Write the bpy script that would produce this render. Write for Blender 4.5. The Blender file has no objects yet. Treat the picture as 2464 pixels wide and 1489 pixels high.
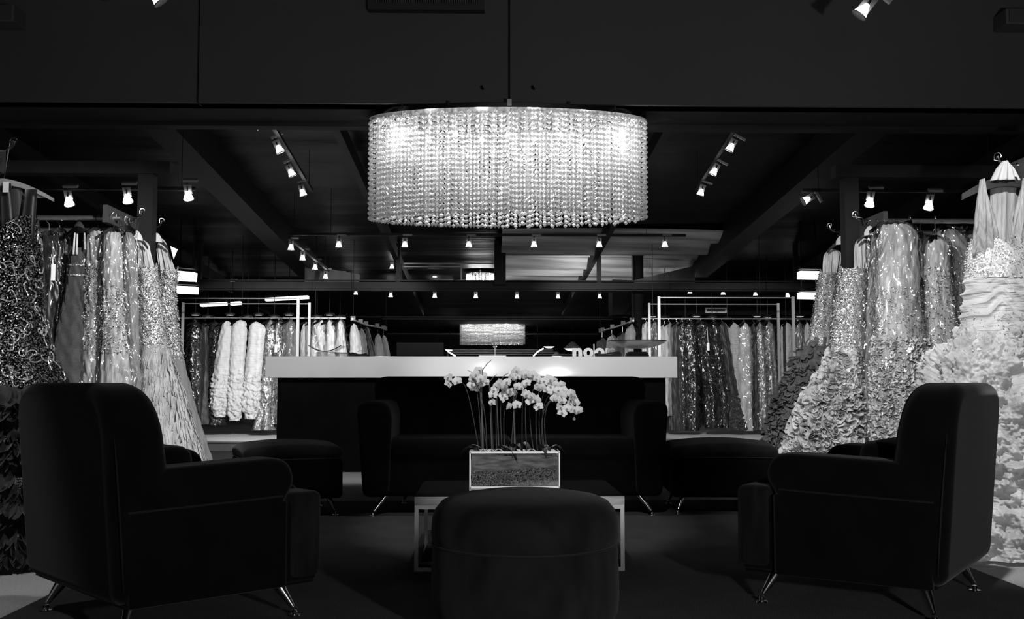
import bpy, bmesh, math, random
import numpy as np
from mathutils import Vector, Matrix, Euler

S = bpy.context.scene
C = S.collection
PI = math.pi
random.seed(7)

# ------------------------------------------------------------------ camera
W, H, F = 2464.0, 1489.0, 2500.0          # image size and focal length in pixels
VPX, VPY = 1170.0, 920.0                  # where the room's long axis meets the picture
EYE = Vector((0.0, 0.0, 0.85))
yaw = math.atan((W / 2 - VPX) / F)
pitch = math.atan((VPY - H / 2) / F)
cam_d = bpy.data.cameras.new('camera')
cam_d.sensor_width = 36.0
cam_d.lens = F / W * 36.0
cam_d.clip_end = 200
cam = bpy.data.objects.new('camera', cam_d)
C.objects.link(cam)
cam.location = EYE
cam.rotation_euler = Euler((PI / 2 + pitch, 0, -yaw), 'XYZ')
S.camera = cam
RC = cam.rotation_euler.to_matrix()

def ray(px, py):
    return RC @ Vector(((px - W / 2) / F, (H / 2 - py) / F, -1.0))

def at(px, py, Y):                        # the place at depth Y seen at a pixel
    d = ray(px, py)
    return EYE + d * (Y / d.y)

def atz(px, py, z):                       # the place at height z seen at a pixel
    d = ray(px, py)
    return EYE + d * ((z - EYE.z) / d.z)

# ------------------------------------------------------------------ light and exposure
w = bpy.data.worlds.new('world')
S.world = w
w.use_nodes = True
w.node_tree.nodes['Background'].inputs[0].default_value = (1, 1, 1, 1)
w.node_tree.nodes['Background'].inputs[1].default_value = 0.012
S.view_settings.view_transform = 'Standard'
S.view_settings.look = 'None'
S.view_settings.exposure = 0.0
S.view_settings.gamma = 1.0
S.view_settings.use_curve_mapping = False
S.cycles.use_denoising = True
S.cycles.sample_clamp_indirect = 2.0
S.cycles.max_bounces = 6
S.cycles.diffuse_bounces = 2
S.cycles.glossy_bounces = 2
S.cycles.transmission_bounces = 4
S.cycles.transparent_max_bounces = 10
S.cycles.caustics_reflective = False
S.cycles.caustics_refractive = False

def spot_light(name, loc, target, power, cone=60, blend=0.5, size=0.05, parent=None):
    l = bpy.data.lights.new(name, 'SPOT')
    l.energy = power
    l.spot_size = math.radians(cone)
    l.spot_blend = blend
    l.shadow_soft_size = size
    o = bpy.data.objects.new(name, l)
    C.objects.link(o)
    loc = Vector(loc)
    o.location = loc
    o.rotation_euler = (Vector(target) - loc).to_track_quat('-Z', 'Y').to_euler()
    return o

# unseen spots in place of the shop's ceiling spots, plus two added low uplights: (where, aimed at, power, cone)
for q in [((-0.35, 4.3, 2.42), (-2.65, 6.7, 1.0), 700, 48),
          ((-0.9, 3.4, 2.6), (-2.3, 5.0, 0.7), 100, 56),
          ((0.75, 4.3, 2.42), (2.85, 6.7, 1.0), 430, 48),
          ((1.3, 2.8, 2.6), (2.75, 5.2, 0.8), 440, 52),
          ((-1.3, 10.6, 2.45), (-3.1, 15.0, 0.75), 1500, 44),
          ((2.0, 10.6, 2.45), (3.7, 15.0, 0.75), 800, 44),
          ((-1.4, 13.4, 2.3), (-2.2, 16.0, 1.3), 120, 80),
          ((1.5, 13.6, 2.3), (1.9, 16.0, 1.3), 110, 80),
          ((-1.3, 7.0, 2.45), (-1.2, 9.9, 1.0), 280, 60),
          ((0.9, 7.0, 2.45), (0.9, 9.9, 1.0), 280, 60),
          ((0.5, 9.0, 2.4), (1.3, 10.5, 1.1), 30, 60),
          ((0.0, 2.4, 2.9), (0.15, 5.1, 0.75), 430, 26),
          ((-2.9, 3.2, 2.9), (-2.6, 4.3, 0.0), 120, 60),
          ((1.3, 0.4, 0.82), (0.1, 6.0, 2.75), 200, 100),  # added low uplight that brightens the bulkhead
          ((0.3, 1.2, 2.6), (0.3, 1.7, 0.0), 130, 72),
          ((1.5, 16.9, 1.2), (1.4, 17.4, 2.75), 40, 130)]:  # added low uplight that brightens the ceiling foil
    spot_light('spot', q[0], q[1], q[2], q[3])

# ------------------------------------------------------------------ materials (all in greys: the photograph is black and white)
MATS = {}
def mat(name, v, rough=0.6, metal=0.0, spec=0.5, sheen=0.0, noise=None, bump=None, emit=0.0, coat=0.0, trans=None):
    """noise=(scale, amount) varies the grey; bump=(scale, strength, stretch_z)"""
    if name in MATS: return MATS[name]
    m = bpy.data.materials.new(name)
    m.use_nodes = True
    nt = m.node_tree
    b = nt.nodes['Principled BSDF']
    b.inputs['Base Color'].default_value = (v, v, v, 1)
    b.inputs['Roughness'].default_value = rough
    b.inputs['Metallic'].default_value = metal
    b.inputs['Specular IOR Level'].default_value = spec
    if sheen: b.inputs['Sheen Weight'].default_value = sheen
    if coat: b.inputs['Coat Weight'].default_value = coat
    if emit:
        b.inputs['Emission Color'].default_value = (1, 1, 1, 1)
        b.inputs['Emission Strength'].default_value = emit
        m.cycles.emission_sampling = 'AUTO' if 'pane' in name else 'NONE'
    tc = nt.nodes.new('ShaderNodeTexCoord')
    if noise:
        n = nt.nodes.new('ShaderNodeTexNoise')
        n.inputs['Scale'].default_value = noise[0]
        n.inputs['Detail'].default_value = 4
        mp = nt.nodes.new('ShaderNodeMapping')
        if len(noise) > 2: mp.inputs['Scale'].default_value = noise[2]
        r = nt.nodes.new('ShaderNodeMapRange')
        r.inputs['From Min'].default_value = 0.3
        r.inputs['From Max'].default_value = 0.7
        r.inputs['To Min'].default_value = v * (1 - noise[1])
        r.inputs['To Max'].default_value = v * (1 + noise[1])
        nt.links.new(tc.outputs['Object'], mp.inputs[0])
        nt.links.new(mp.outputs[0], n.inputs['Vector'])
        nt.links.new(n.outputs['Fac'], r.inputs['Value'])
        nt.links.new(r.outputs[0], b.inputs['Base Color'])
    if bump:
        n = nt.nodes.new('ShaderNodeTexNoise')
        n.inputs['Scale'].default_value = bump[0]
        n.inputs['Detail'].default_value = 5
        mp = nt.nodes.new('ShaderNodeMapping')
        mp.inputs['Scale'].default_value = bump[2] if len(bump) > 2 else (1, 1, 1)
        bp = nt.nodes.new('ShaderNodeBump')
        bp.inputs['Strength'].default_value = bump[1]
        bp.inputs['Distance'].default_value = 0.02
        nt.links.new(tc.outputs['Object'], mp.inputs[0])
        nt.links.new(mp.outputs[0], n.inputs['Vector'])
        nt.links.new(n.outputs['Fac'], bp.inputs['Height'])
        nt.links.new(bp.outputs[0], b.inputs['Normal'])
    MATS[name] = m
    return m

def sequin(name, lo, hi, scale=90, tilt=0.9, rough=0.25, metal=0.7, dens=1.0):
    """cloth sewn with sequins or beads: every cell has its own grey and its own tilt"""
    if name in MATS: return MATS[name]
    m = bpy.data.materials.new(name)
    m.use_nodes = True
    nt = m.node_tree
    b = nt.nodes['Principled BSDF']
    b.inputs['Roughness'].default_value = rough
    b.inputs['Metallic'].default_value = metal
    tc = nt.nodes.new('ShaderNodeTexCoord')
    vo = nt.nodes.new('ShaderNodeTexVoronoi')
    vo.inputs['Scale'].default_value = scale
    nt.links.new(tc.outputs['Object'], vo.inputs['Vector'])
    sx = nt.nodes.new('ShaderNodeSeparateColor')
    nt.links.new(vo.outputs['Color'], sx.inputs[0])
    mr = nt.nodes.new('ShaderNodeMapRange')
    mr.inputs['From Min'].default_value = 1 - dens
    mr.inputs['To Min'].default_value = lo
    mr.inputs['To Max'].default_value = hi
    nt.links.new(sx.outputs[0], mr.inputs['Value'])
    nt.links.new(mr.outputs[0], b.inputs['Base Color'])
    ge = nt.nodes.new('ShaderNodeNewGeometry')
    sb = nt.nodes.new('ShaderNodeVectorMath'); sb.operation = 'SUBTRACT'
    sb.inputs[1].default_value = (0.5, 0.5, 0.5)
    sc = nt.nodes.new('ShaderNodeVectorMath'); sc.operation = 'SCALE'
    sc.inputs['Scale'].default_value = tilt
    ad = nt.nodes.new('ShaderNodeVectorMath'); ad.operation = 'ADD'
    no = nt.nodes.new('ShaderNodeVectorMath'); no.operation = 'NORMALIZE'
    nt.links.new(vo.outputs['Color'], sb.inputs[0])
    nt.links.new(sb.outputs[0], sc.inputs[0])
    nt.links.new(ge.outputs['Normal'], ad.inputs[0])
    nt.links.new(sc.outputs[0], ad.inputs[1])
    nt.links.new(ad.outputs[0], no.inputs[0])
    nt.links.new(no.outputs[0], b.inputs['Normal'])
    MATS[name] = m
    return m

def clear(name, gloss=0.12, rough=0.12, bump=None, tint=1.0, grey=0.0):
    """thin clear sheet: see-through with a gloss, for glass, plastic bags and crystals"""
    if name in MATS: return MATS[name]
    m = bpy.data.materials.new(name)
    m.use_nodes = True
    nt = m.node_tree
    for n in list(nt.nodes): nt.nodes.remove(n)
    out = nt.nodes.new('ShaderNodeOutputMaterial')
    tr = nt.nodes.new('ShaderNodeBsdfTransparent')
    tr.inputs[0].default_value = (tint, tint, tint, 1)
    gl = nt.nodes.new('ShaderNodeBsdfGlossy')
    gl.inputs['Roughness'].default_value = rough
    mx = nt.nodes.new('ShaderNodeMixShader')
    lw = nt.nodes.new('ShaderNodeLayerWeight')
    lw.inputs[0].default_value = 0.25
    ma = nt.nodes.new('ShaderNodeMath'); ma.operation = 'MULTIPLY_ADD'
    ma.inputs[1].default_value = 0.6
    ma.inputs[2].default_value = gloss
    nt.links.new(lw.outputs['Facing'], ma.inputs[0])
    nt.links.new(ma.outputs[0], mx.inputs[0])
    nt.links.new(tr.outputs[0], mx.inputs[1])
    nt.links.new(gl.outputs[0], mx.inputs[2])
    last = mx
    if grey:
        df = nt.nodes.new('ShaderNodeBsdfTranslucent')
        d2 = nt.nodes.new('ShaderNodeBsdfDiffuse')
        a2 = nt.nodes.new('ShaderNodeMixShader'); a2.inputs[0].default_value = 0.5
        nt.links.new(df.outputs[0], a2.inputs[1]); nt.links.new(d2.outputs[0], a2.inputs[2])
        m2 = nt.nodes.new('ShaderNodeMixShader'); m2.inputs[0].default_value = grey
        nt.links.new(mx.outputs[0], m2.inputs[1]); nt.links.new(a2.outputs[0], m2.inputs[2])
        last = m2
    nt.links.new(last.outputs[0], out.inputs[0])
    if bump:
        tc = nt.nodes.new('ShaderNodeTexCoord')
        mp = nt.nodes.new('ShaderNodeMapping')
        mp.inputs['Scale'].default_value = bump[2]
        n = nt.nodes.new('ShaderNodeTexNoise')
        n.inputs['Scale'].default_value = bump[0]
        n.noise_type = 'RIDGED_MULTIFRACTAL'
        n.inputs['Detail'].default_value = 4.0
        n.inputs['Distortion'].default_value = 0.8
        bp = nt.nodes.new('ShaderNodeBump')
        bp.inputs['Strength'].default_value = bump[1]
        bp.inputs['Distance'].default_value = 0.06
        nt.links.new(tc.outputs['Object'], mp.inputs[0])
        nt.links.new(mp.outputs[0], n.inputs['Vector'])
        nt.links.new(n.outputs['Fac'], bp.inputs['Height'])
        nt.links.new(bp.outputs[0], gl.inputs['Normal'])
        nt.links.new(bp.outputs[0], lw.inputs['Normal'])
    MATS[name] = m
    return m

def cloth(name, v, rough=0.75, noise=None, bump=None, sheen=0.3, glow=0.25):
    """gown fabric; a little light also comes through it"""
    if name in MATS: return MATS[name]
    m = mat(name, v, rough, 0, 0.3, sheen, noise, bump)
    if glow:
        nt = m.node_tree
        b = nt.nodes['Principled BSDF']
        out = nt.nodes['Material Output']
        tl = nt.nodes.new('ShaderNodeBsdfTranslucent')
        tl.inputs[0].default_value = (v, v, v, 1)
        mx = nt.nodes.new('ShaderNodeMixShader'); mx.inputs[0].default_value = glow
        nt.links.new(b.outputs[0], mx.inputs[1]); nt.links.new(tl.outputs[0], mx.inputs[2])
        nt.links.new(mx.outputs[0], out.inputs[0])
    return m

BLACK_PAINT = mat('black_paint', 0.018, 0.7, 0, 0.2, noise=(3, 0.25))
WALL_PAINT = mat('dark_wall_paint', 0.05, 0.75, noise=(0.8, 0.12))
STEEL_BLACK = mat('black_steel', 0.008, 0.6, 0, 0.3, noise=(6, 0.3))
CEIL = mat('dark_ceiling_foil', 0.008, 0.5, 0.0, 0.12, noise=(1.2, 0.4, (0.4, 2.0, 1)), bump=(2.2, 0.9, (0.5, 3.0, 1)))
FOIL = mat('lit_silver_foil', 0.6, 0.55, 0.3, noise=(1.5, 0.7, (0.3, 4, 1)), bump=(1.6, 1.0, (0.35, 5.0, 1)))  # silver foil, its grey raised for the lights falling on this stretch
CARPET = mat('grey_carpet', 0.30, 0.95, 0, 0.1, noise=(160, 0.25), bump=(220, 0.4))
RUG = mat('black_rug', 0.017, 0.95, 0, 0.1, 0.05, noise=(5, 0.3), bump=(180, 0.4))
VELVET = mat('black_velvet', 0.0022, 0.95, 0, 0.05, 0.075, noise=(7, 0.4))
SOFA_VELVET = mat('sofa_velvet', 0.0016, 0.95, 0, 0.04, 0.02, noise=(7, 0.4))
POUF_VELVET = mat('ottoman_velvet', 0.006, 0.95, 0, 0.04, 0.05, noise=(7, 0.4))
PIPING = mat('velvet_piping', 0.007, 0.8, 0, 0.15, 0.05)
VELVET_TOP = mat('charcoal_velvet', 0.007, 0.9, 0, 0.08, 0.06, noise=(6, 0.5, (1, 4, 1)))
CHROME = mat('chrome', 0.8, 0.16, 1.0)
CHROME_SOFT = mat('brushed_chrome', 0.75, 0.36, 1.0, noise=(40, 0.1))
WHITE_GLOSS = mat('white_laminate', 0.60, 0.10, 0, 0.5)
WHITE_PAINT = mat('white_paint', 0.7, 0.5)
WOOD_LIGHT = mat('pale_wood', 0.25, 0.5, noise=(12, 0.3, (1, 8, 8)))
WOOD_DARK = mat('grey_wood', 0.014, 0.6, 0, 0.2, noise=(14, 0.3, (1, 8, 8)))
BLACK_PLASTIC = mat('black_plastic', 0.002, 0.5, 0, 0.08)
PAPER = mat('white_paper', 0.75, 0.8)
LAMP = mat('glowing_lamp', 0.9, 0.4, emit=14.0)
TUBE = mat('glowing_tube', 0.9, 0.4, emit=2.2)
DISC = mat('glowing_disc', 0.9, 0.4, emit=1.6)
BAG = clear('clear_garment_plastic', 0.075, 0.13, bump=(9.0, 1.0, (1.6, 1.6, 0.35)))
GLASS = clear('clear_glass', 0.10, 0.05)
CRYSTAL = clear('crystal', 0.30, 0.10, grey=0.5)

# ------------------------------------------------------------------ building blocks
def link_mesh(name, verts, faces, m=None, parent=None, smooth=True):
    me = bpy.data.meshes.new(name)
    me.from_pydata([tuple(v) for v in verts], [], [tuple(f) for f in faces])
    if smooth:
        me.polygons.foreach_set('use_smooth', [True] * len(me.polygons))
    me.update()
    o = bpy.data.objects.new(name, me)
    C.objects.link(o)
    if m: me.materials.append(m)
    if parent: o.parent = parent
    return o

def np_mesh(name, V, Q, m=None, parent=None, smooth=True):
    """V (n,3) array, Q (k,4) quads array"""
    V = np.asarray(V, dtype=np.float32).reshape(-1, 3)
    Q = np.asarray(Q, dtype=np.int32)
    k = Q.shape[1]
    me = bpy.data.meshes.new(name)
    me.vertices.add(len(V)); me.vertices.foreach_set('co', V.ravel())
    me.loops.add(Q.size); me.loops.foreach_set('vertex_index', Q.ravel())
    me.polygons.add(len(Q))
    me.polygons.foreach_set('loop_start', np.arange(0, Q.size, k, dtype=np.int32))
    me.polygons.foreach_set('loop_total', np.full(len(Q), k, dtype=np.int32))
    if smooth: me.polygons.foreach_set('use_smooth', np.ones(len(Q), dtype=bool))
    me.update(calc_edges=True)
    me.validate()
    o = bpy.data.objects.new(name, me)
    C.objects.link(o)
    if m: me.materials.append(m)
    if parent: o.parent = parent
    return o

def bm_obj(name, bm, m=None, parent=None, smooth=True, sharp=None):
    me = bpy.data.meshes.new(name)
    bmesh.ops.recalc_face_normals(bm, faces=bm.faces)
    bm.to_mesh(me); bm.free()
    if smooth:
        me.polygons.foreach_set('use_smooth', [len(p.vertices) <= 4 for p in me.polygons])
        me.set_sharp_from_angle(angle=math.radians(sharp or 40))
    o = bpy.data.objects.new(name, me)
    C.objects.link(o)
    if smooth:
        wn = o.modifiers.new('normals', 'WEIGHTED_NORMAL'); wn.keep_sharp = True
    if m: me.materials.append(m)
    if parent: o.parent = parent
    return o

class MB:
    """gathers boxes, tubes and turned shapes into ONE mesh"""
    def __init__(s): s.v = []; s.f = []
    def add(s, v, f):
        n = len(s.v); s.v += [Vector(x) for x in v]; s.f += [tuple(i + n for i in q) for q in f]; return s
    def box(s, c, d, rot=None):
        c = Vector(c); hx, hy, hz = d[0] / 2, d[1] / 2, d[2] / 2
        P = [Vector((x, y, z)) for x in (-hx, hx) for y in (-hy, hy) for z in (-hz, hz)]
        if rot: P = [rot @ p for p in P]
        return s.add([c + p for p in P], [(0, 1, 3, 2), (4, 6, 7, 5), (0, 4, 5, 1), (2, 3, 7, 6), (0, 2, 6, 4), (1, 5, 7, 3)])
    def bar(s, a, b, wd, ht=None):            # square bar between two points
        a, b = Vector(a), Vector(b); d = b - a
        q = d.to_track_quat('Y', 'Z').to_matrix()
        return s.box((a + b) / 2, (wd, d.length, ht or wd), q)
    def tube(s, pts, r, n=8, cap=True):
        pts = [Vector(p) for p in pts]
        R = r if isinstance(r, (list, tuple)) else [r] * len(pts)
        base = len(s.v); prev = None
        for i, p in enumerate(pts):
            t = (pts[min(i + 1, len(pts) - 1)] - pts[max(i - 1, 0)]).normalized()
            if prev is None:
                u = t.orthogonal().normalized()
            else:
                u = (prev - t * prev.dot(t)).normalized()
            prev = u; v = t.cross(u)
            for k in range(n):
                a = 2 * PI * k / n
                s.v.append(p + (u * math.cos(a) + v * math.sin(a)) * R[i])
        for i in range(len(pts) - 1):
            for k in range(n):
                a = base + i * n + k; b = base + i * n + (k + 1) % n
                s.f.append((a, b, b + n, a + n))
        if cap:
            s.f.append(tuple(base + k for k in reversed(range(n))))
            s.f.append(tuple(base + (len(pts) - 1) * n + k for k in range(n)))
        return s
    def lathe(s, prof, n=24, c=(0, 0, 0), sx=1, sy=1, M=None):   # prof: (radius, z) pairs
        c = Vector(c); base = len(s.v)
        for r, z in prof:
            for k in range(n):
                a = 2 * PI * k / n
                p = Vector((r * sx * math.cos(a), r * sy * math.sin(a), z))
                s.v.append(c + (M @ p if M else p))
        for i in range(len(prof) - 1):
            for k in range(n):
                a = base + i * n + k; b = base + i * n + (k + 1) % n
                s.f.append((a, b, b + n, a + n))
        if prof[0][0] > 1e-4: s.f.append(tuple(base + k for k in reversed(range(n))))
        if prof[-1][0] > 1e-4: s.f.append(tuple(base + (len(prof) - 1) * n + k for k in range(n)))
        return s
    def off(s, o):
        o = Vector(o); s.v = [p - o for p in s.v]; return s
    def build(s, name, m, parent=None, smooth=True, sharp=35):
        me = bpy.data.meshes.new(name)
        me.from_pydata([tuple(v) for v in s.v], [], s.f)
        if smooth:
            me.polygons.foreach_set('use_smooth', [True] * len(me.polygons))
            me.set_sharp_from_angle(angle=math.radians(sharp))
        me.update()
        o = bpy.data.objects.new(name, me)
        C.objects.link(o)
        me.materials.append(m)
        if parent: o.parent = parent
        return o

def rbox_bm(d, r, seg=3, c=(0, 0, 0), fn=None):
    bm = bmesh.new()
    bmesh.ops.create_cube(bm, size=1)
    bmesh.ops.scale(bm, vec=d, verts=bm.verts)
    bmesh.ops.bevel(bm, geom=bm.edges[:], offset=r, segments=seg, affect='EDGES', profile=0.5)
    for v in bm.verts:
        v.co += Vector(c)
        if fn: v.co = fn(v.co)
    return bm

def slab_bm(prof, axis, a, b, r, seg=3, fn=None):
    """a flat outline (list of 2D points) thickened from a to b along an axis, edges rounded"""
    bm = bmesh.new()
    def put(p, t):
        return {'x': (t, p[0], p[1]), 'y': (p[0], t, p[1]), 'z': (p[0], p[1], t)}[axis]
    A = [bm.verts.new(put(p, a)) for p in prof]
    B = [bm.verts.new(put(p, b)) for p in prof]
    n = len(prof)
    bm.faces.new(A); bm.faces.new(B[::-1])
    for i in range(n): bm.faces.new((A[i], B[i], B[(i + 1) % n], A[(i + 1) % n]))
    bm.edges.ensure_lookup_table()
    E = [e for e in bm.edges if (e.verts[0] in A) == (e.verts[1] in A)]
    bmesh.ops.recalc_face_normals(bm, faces=bm.faces)
    if r: bmesh.ops.bevel(bm, geom=E, offset=r, segments=seg, affect='EDGES', profile=0.5)
    if fn:
        for v in bm.verts: v.co = fn(v.co)
    return bm

def round_poly(P, rad, n=5):
    """round the corners of a 2D polygon; rad: one radius or one per corner"""
    out = []; k = len(P)
    for i in range(k):
        p0, p, p1 = Vector(P[i - 1]), Vector(P[i]), Vector(P[(i + 1) % k])
        r = rad[i] if isinstance(rad, (list, tuple)) else rad
        if r <= 0: out.append(p); continue
        a = p + (p0 - p).normalized() * min(r, (p0 - p).length * .49)
        b = p + (p1 - p).normalized() * min(r, (p1 - p).length * .49)
        for j in range(n + 1):
            t = j / n
            out.append(a * (1 - t) ** 2 + p * 2 * t * (1 - t) + b * t * t)
    return [(q.x, q.y) for q in out]

def thing(name, label, cat, loc=(0, 0, 0), rz=0.0, group=None):
    o = bpy.data.objects.new(name, None)
    C.objects.link(o)
    o.location = loc; o.rotation_euler = (0, 0, rz)
    o.empty_display_size = 0.1
    return tag(o, label, cat, group)

def tag(o, label, cat, group=None):
    o['label'] = label; o['category'] = cat
    if group: o['group'] = group
    return o

def struct(o):
    o['kind'] = 'structure'
    return o

def dup(root, loc=None, rot=None, label=None, group=None):
    r = root.copy(); C.objects.link(r)
    if loc is not None: r.location = loc
    if rot is not None: r.rotation_euler = rot
    if label: r['label'] = label
    if group: r['group'] = group
    for ch in root.children:
        c = ch.copy(); C.objects.link(c); c.parent = r
        for g in ch.children:
            d = g.copy(); C.objects.link(d); d.parent = c
    return r

ORD = ['first', 'second', 'third', 'fourth', 'fifth', 'sixth', 'seventh', 'eighth', 'ninth', 'tenth', 'eleventh', 'twelfth',
       'thirteenth', 'fourteenth', 'fifteenth', 'sixteenth', 'seventeenth', 'eighteenth']

# ------------------------------------------------------------------ the setting
struct(MB().box((0, 13, -0.05), (18, 36, 0.1)).build('floor', CARPET, smooth=False))
struct(MB().box((-8.5, 13, 2.2), (0.2, 36, 4.6)).build('wall_west', BLACK_PAINT, smooth=False))
struct(MB().box((8.5, 13, 2.2), (0.2, 36, 4.6)).build('wall_east', BLACK_PAINT, smooth=False))
struct(MB().box((0, 30.6, 2.2), (18, 0.2, 4.6)).build('wall_back', BLACK_PAINT, smooth=False))
struct(MB().box((-4.35, -4.6, 2.2), (9.3, 0.2, 4.6)).box((5.95, -4.6, 2.2), (6.1, 0.2, 4.6)).box((1.6, -4.6, 0.15), (2.6, 0.2, 0.5)).box((1.6, -4.6, 3.4), (2.6, 0.2, 2.2)).build('wall_front', BLACK_PAINT, smooth=False))
# the shop window behind the camera: it shows as the paned reflection on the counter
wnd = MB().box((1.6, -4.6, 1.35), (2.6, 0.03, 1.9))
wnd = struct(wnd.build('window_1', mat('daylit_pane', 0.8, 0.2, emit=1.6), smooth=False))
wf = MB()
for x in (0.33, 1.17, 2.03, 2.87): wf.box((x, -4.54, 1.35), (0.06, 0.08, 1.9))
for z in (0.43, 1.1, 2.27): wf.box((1.6, -4.54, z), (2.6, 0.08, 0.06))
struct(MB().box((-0.02, -4.48, 1.12), (0.34, 0.03, 0.5)).build('glare_panel', mat('bright_pane', 0.8, 0.2, emit=34.0), smooth=False))  # added glowing panel before the front wall, gives the counter its glare
struct(wf.build('window_frame_shop', BLACK_PAINT, smooth=False))

def ceil_grid(name, x0, x1, y0, y1, zf, m, nx=60, ny=90, amp=0.03, seed=1):
    rng = np.random.default_rng(seed)
    X, Y = np.meshgrid(np.linspace(x0, x1, nx), np.linspace(y0, y1, ny), indexing='ij')
    Z = zf(Y)
    for _ in range(10):
        kx, ky, ph = rng.uniform(.1, .9), rng.uniform(2, 11), rng.uniform(0, 6.28)
        Z = Z + amp * rng.uniform(.3, 1) * np.sin(kx * X + ky * Y + ph) / 2
    V = np.stack([X, Y, Z], -1)
    i = np.arange(nx - 1)[:, None] * ny + np.arange(ny - 1)[None]
    Q = np.stack([i, i + 1, i + ny + 1, i + ny], -1).reshape(-1, 4)
    return struct(np_mesh(name, V, Q, m))
zc = lambda Y: 4.0 - 0.068 * Y
ceil_grid('ceiling_rear', -8.4, 8.4, 6.45, 24.2, zc, CEIL, amp=0.018)
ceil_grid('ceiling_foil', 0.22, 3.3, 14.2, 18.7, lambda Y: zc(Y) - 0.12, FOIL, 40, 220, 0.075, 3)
struct(MB().box((0, 0.75, 3.55), (17, 10.6, 0.1)).build('ceiling_front', BLACK_PAINT, smooth=False))
# bulkhead over the seating, in boards with two open joints, and the beam edge under it
bk = MB()
xs = [-8.4, at(477, 120, 6.0).x, at(1225, 120, 6.0).x, 8.4]
for a, b in zip(xs, xs[1:]):
    bk.box(((a + b) / 2, 6.05, 3.03), (b - a - 0.012, 0.1, 1.1))
bk.box((0, 6.12, 3.03), (16.8, 0.04, 1.1))
struct(bk.build('wall_bulkhead', WALL_PAINT, smooth=False))
struct(MB().box((0, 6.28, 2.505), (16.8, 0.5, 0.05)).build('trim_1', BLACK_PAINT, smooth=False))
struct(MB().box((0, 6.52, 2.50), (16.8, 0.10, 0.085)).build('trim_2', STEEL_BLACK, smooth=False))

def rafter(name, X, w_, h_, z0, y0, y1):
    zb = lambda y: z0 - 0.068 * y
    V = []
    for y in (y0, y1):
        for x, dz in ((-w_ / 2, 0), (w_ / 2, 0), (w_ / 2, h_), (-w_ / 2, h_)):
            V.append((X + x, y, zb(y) + dz))
    F_ = [(0, 1, 2, 3), (7, 6, 5, 4), (0, 4, 5, 1), (1, 5, 6, 2), (2, 6, 7, 3), (3, 7, 4, 0)]
    return struct(link_mesh(name, V, F_, STEEL_BLACK, smooth=False))
rafter('beam_rafter', -2.86, 0.28, 0.34, 3.67, 6.5, 16.6)
rafter('beam_rafter.001', 3.42, 0.28, 0.34, 3.67, 6.5, 16.6)
for k, X in enumerate((-1.36, 1.64, -4.6, 5.2)):
    rafter('beam_purlin', X, 0.07, 0.16, 3.75, 6.5, 22)
# haunch plates where the rafters come down
for s, px in ((1, (735, 865)), (-1, (1525, 1670))):
    a, b = at(px[0], 640, 15.6), at(px[1], 655, 15.6)
    za = at(0, 678, 15.6).z
    lo, hi = (at(px[0], 638, 15.6).z, at(px[1], 660, 15.6).z) if s > 0 else (at(px[0], 678, 15.6).z + .02, at(px[1], 640, 15.6).z)
    V = [(a.x, 15.55, za), (b.x, 15.55, za), (b.x, 15.55, hi), (a.x, 15.55, lo), (a.x, 15.7, za), (b.x, 15.7, za), (b.x, 15.7, hi), (a.x, 15.7, lo)]
    struct(link_mesh('beam_haunch', V, [(0, 1, 2, 3), (7, 6, 5, 4), (0, 4, 5, 1), (1, 5, 6, 2), (2, 6, 7, 3), (3, 7, 4, 0)], mat('grey_steel', 0.05, 0.5, noise=(6, 0.5, (1, 1, .3))), smooth=False))
# low cross beam with its struts, column above the counter, far column
zt = at(1170, 688, 15.6).z
struct(MB().box((0, 15.6, zt), (16.8, 0.14, 0.10)).box((0, 15.6, zt + 0.07), (16.8, 0.2, 0.02)).box((0, 15.6, zt - 0.07), (16.8, 0.2, 0.02)).build('beam_cross', STEEL_BLACK, smooth=False))
for px in (958, 1441, 480, 1915):
    p = at(px, 660, 15.6)
    struct(MB().box((p.x, 15.6, (zt + 2.94) / 2), (0.06, 0.08, 2.94 - zt)).build('beam_strut', STEEL_BLACK, smooth=False))
p = at(1203, 620, 15.4)
struct(MB().box((p.x, 15.4, (zt + 2.95) / 2), (0.17, 0.2, 2.95 - zt)).build('column_upper', STEEL_BLACK, smooth=False))
p = at(1536, 770, 15.9)
struct(MB().lathe([(0.085, 0), (0.085, 2.9)], 20, (p.x, 15.9, 0)).lathe([(0.1, 1.95), (0.1, 2.4)], 20, (p.x, 15.9, 0)).build('column_rear', mat('black_column', 0.008, 0.8, 0, 0.1)))
fr = MB()
a, b = at(968, 634, 16.0), at(1188, 634, 16.0)
fr.bar(a, b, 0.02); fr.bar(at(968, 642, 16), at(1110, 642, 16), 0.012); fr.bar(at(1110, 634, 16), at(1110, 684, 16), 0.02); fr.bar(at(966, 634, 16), at(966, 684, 16), 0.02)
struct(fr.build('window_frame_upper', mat('grey_metal', 0.25, 0.35, 0.6), smooth=False))
# far bulkhead and the dark back of the shop
zb = at(1170, 765, 24.0).z
struct(MB().box((0, 24.1, (zb + 3.6) / 2), (16.8, 0.2, 3.6 - zb)).build('wall_far_bulkhead', BLACK_PAINT, smooth=False))
struct(MB().box((0, 27.3, zb + 0.02), (16.8, 6.4, 0.06)).build('ceiling_back', BLACK_PAINT, smooth=False))
struct(MB().box((0, 23.96, zb + 0.03), (9.6, 0.05, 0.05)).build('trim_3', mat('grey_trim', 0.12, 0.4)))
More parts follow.
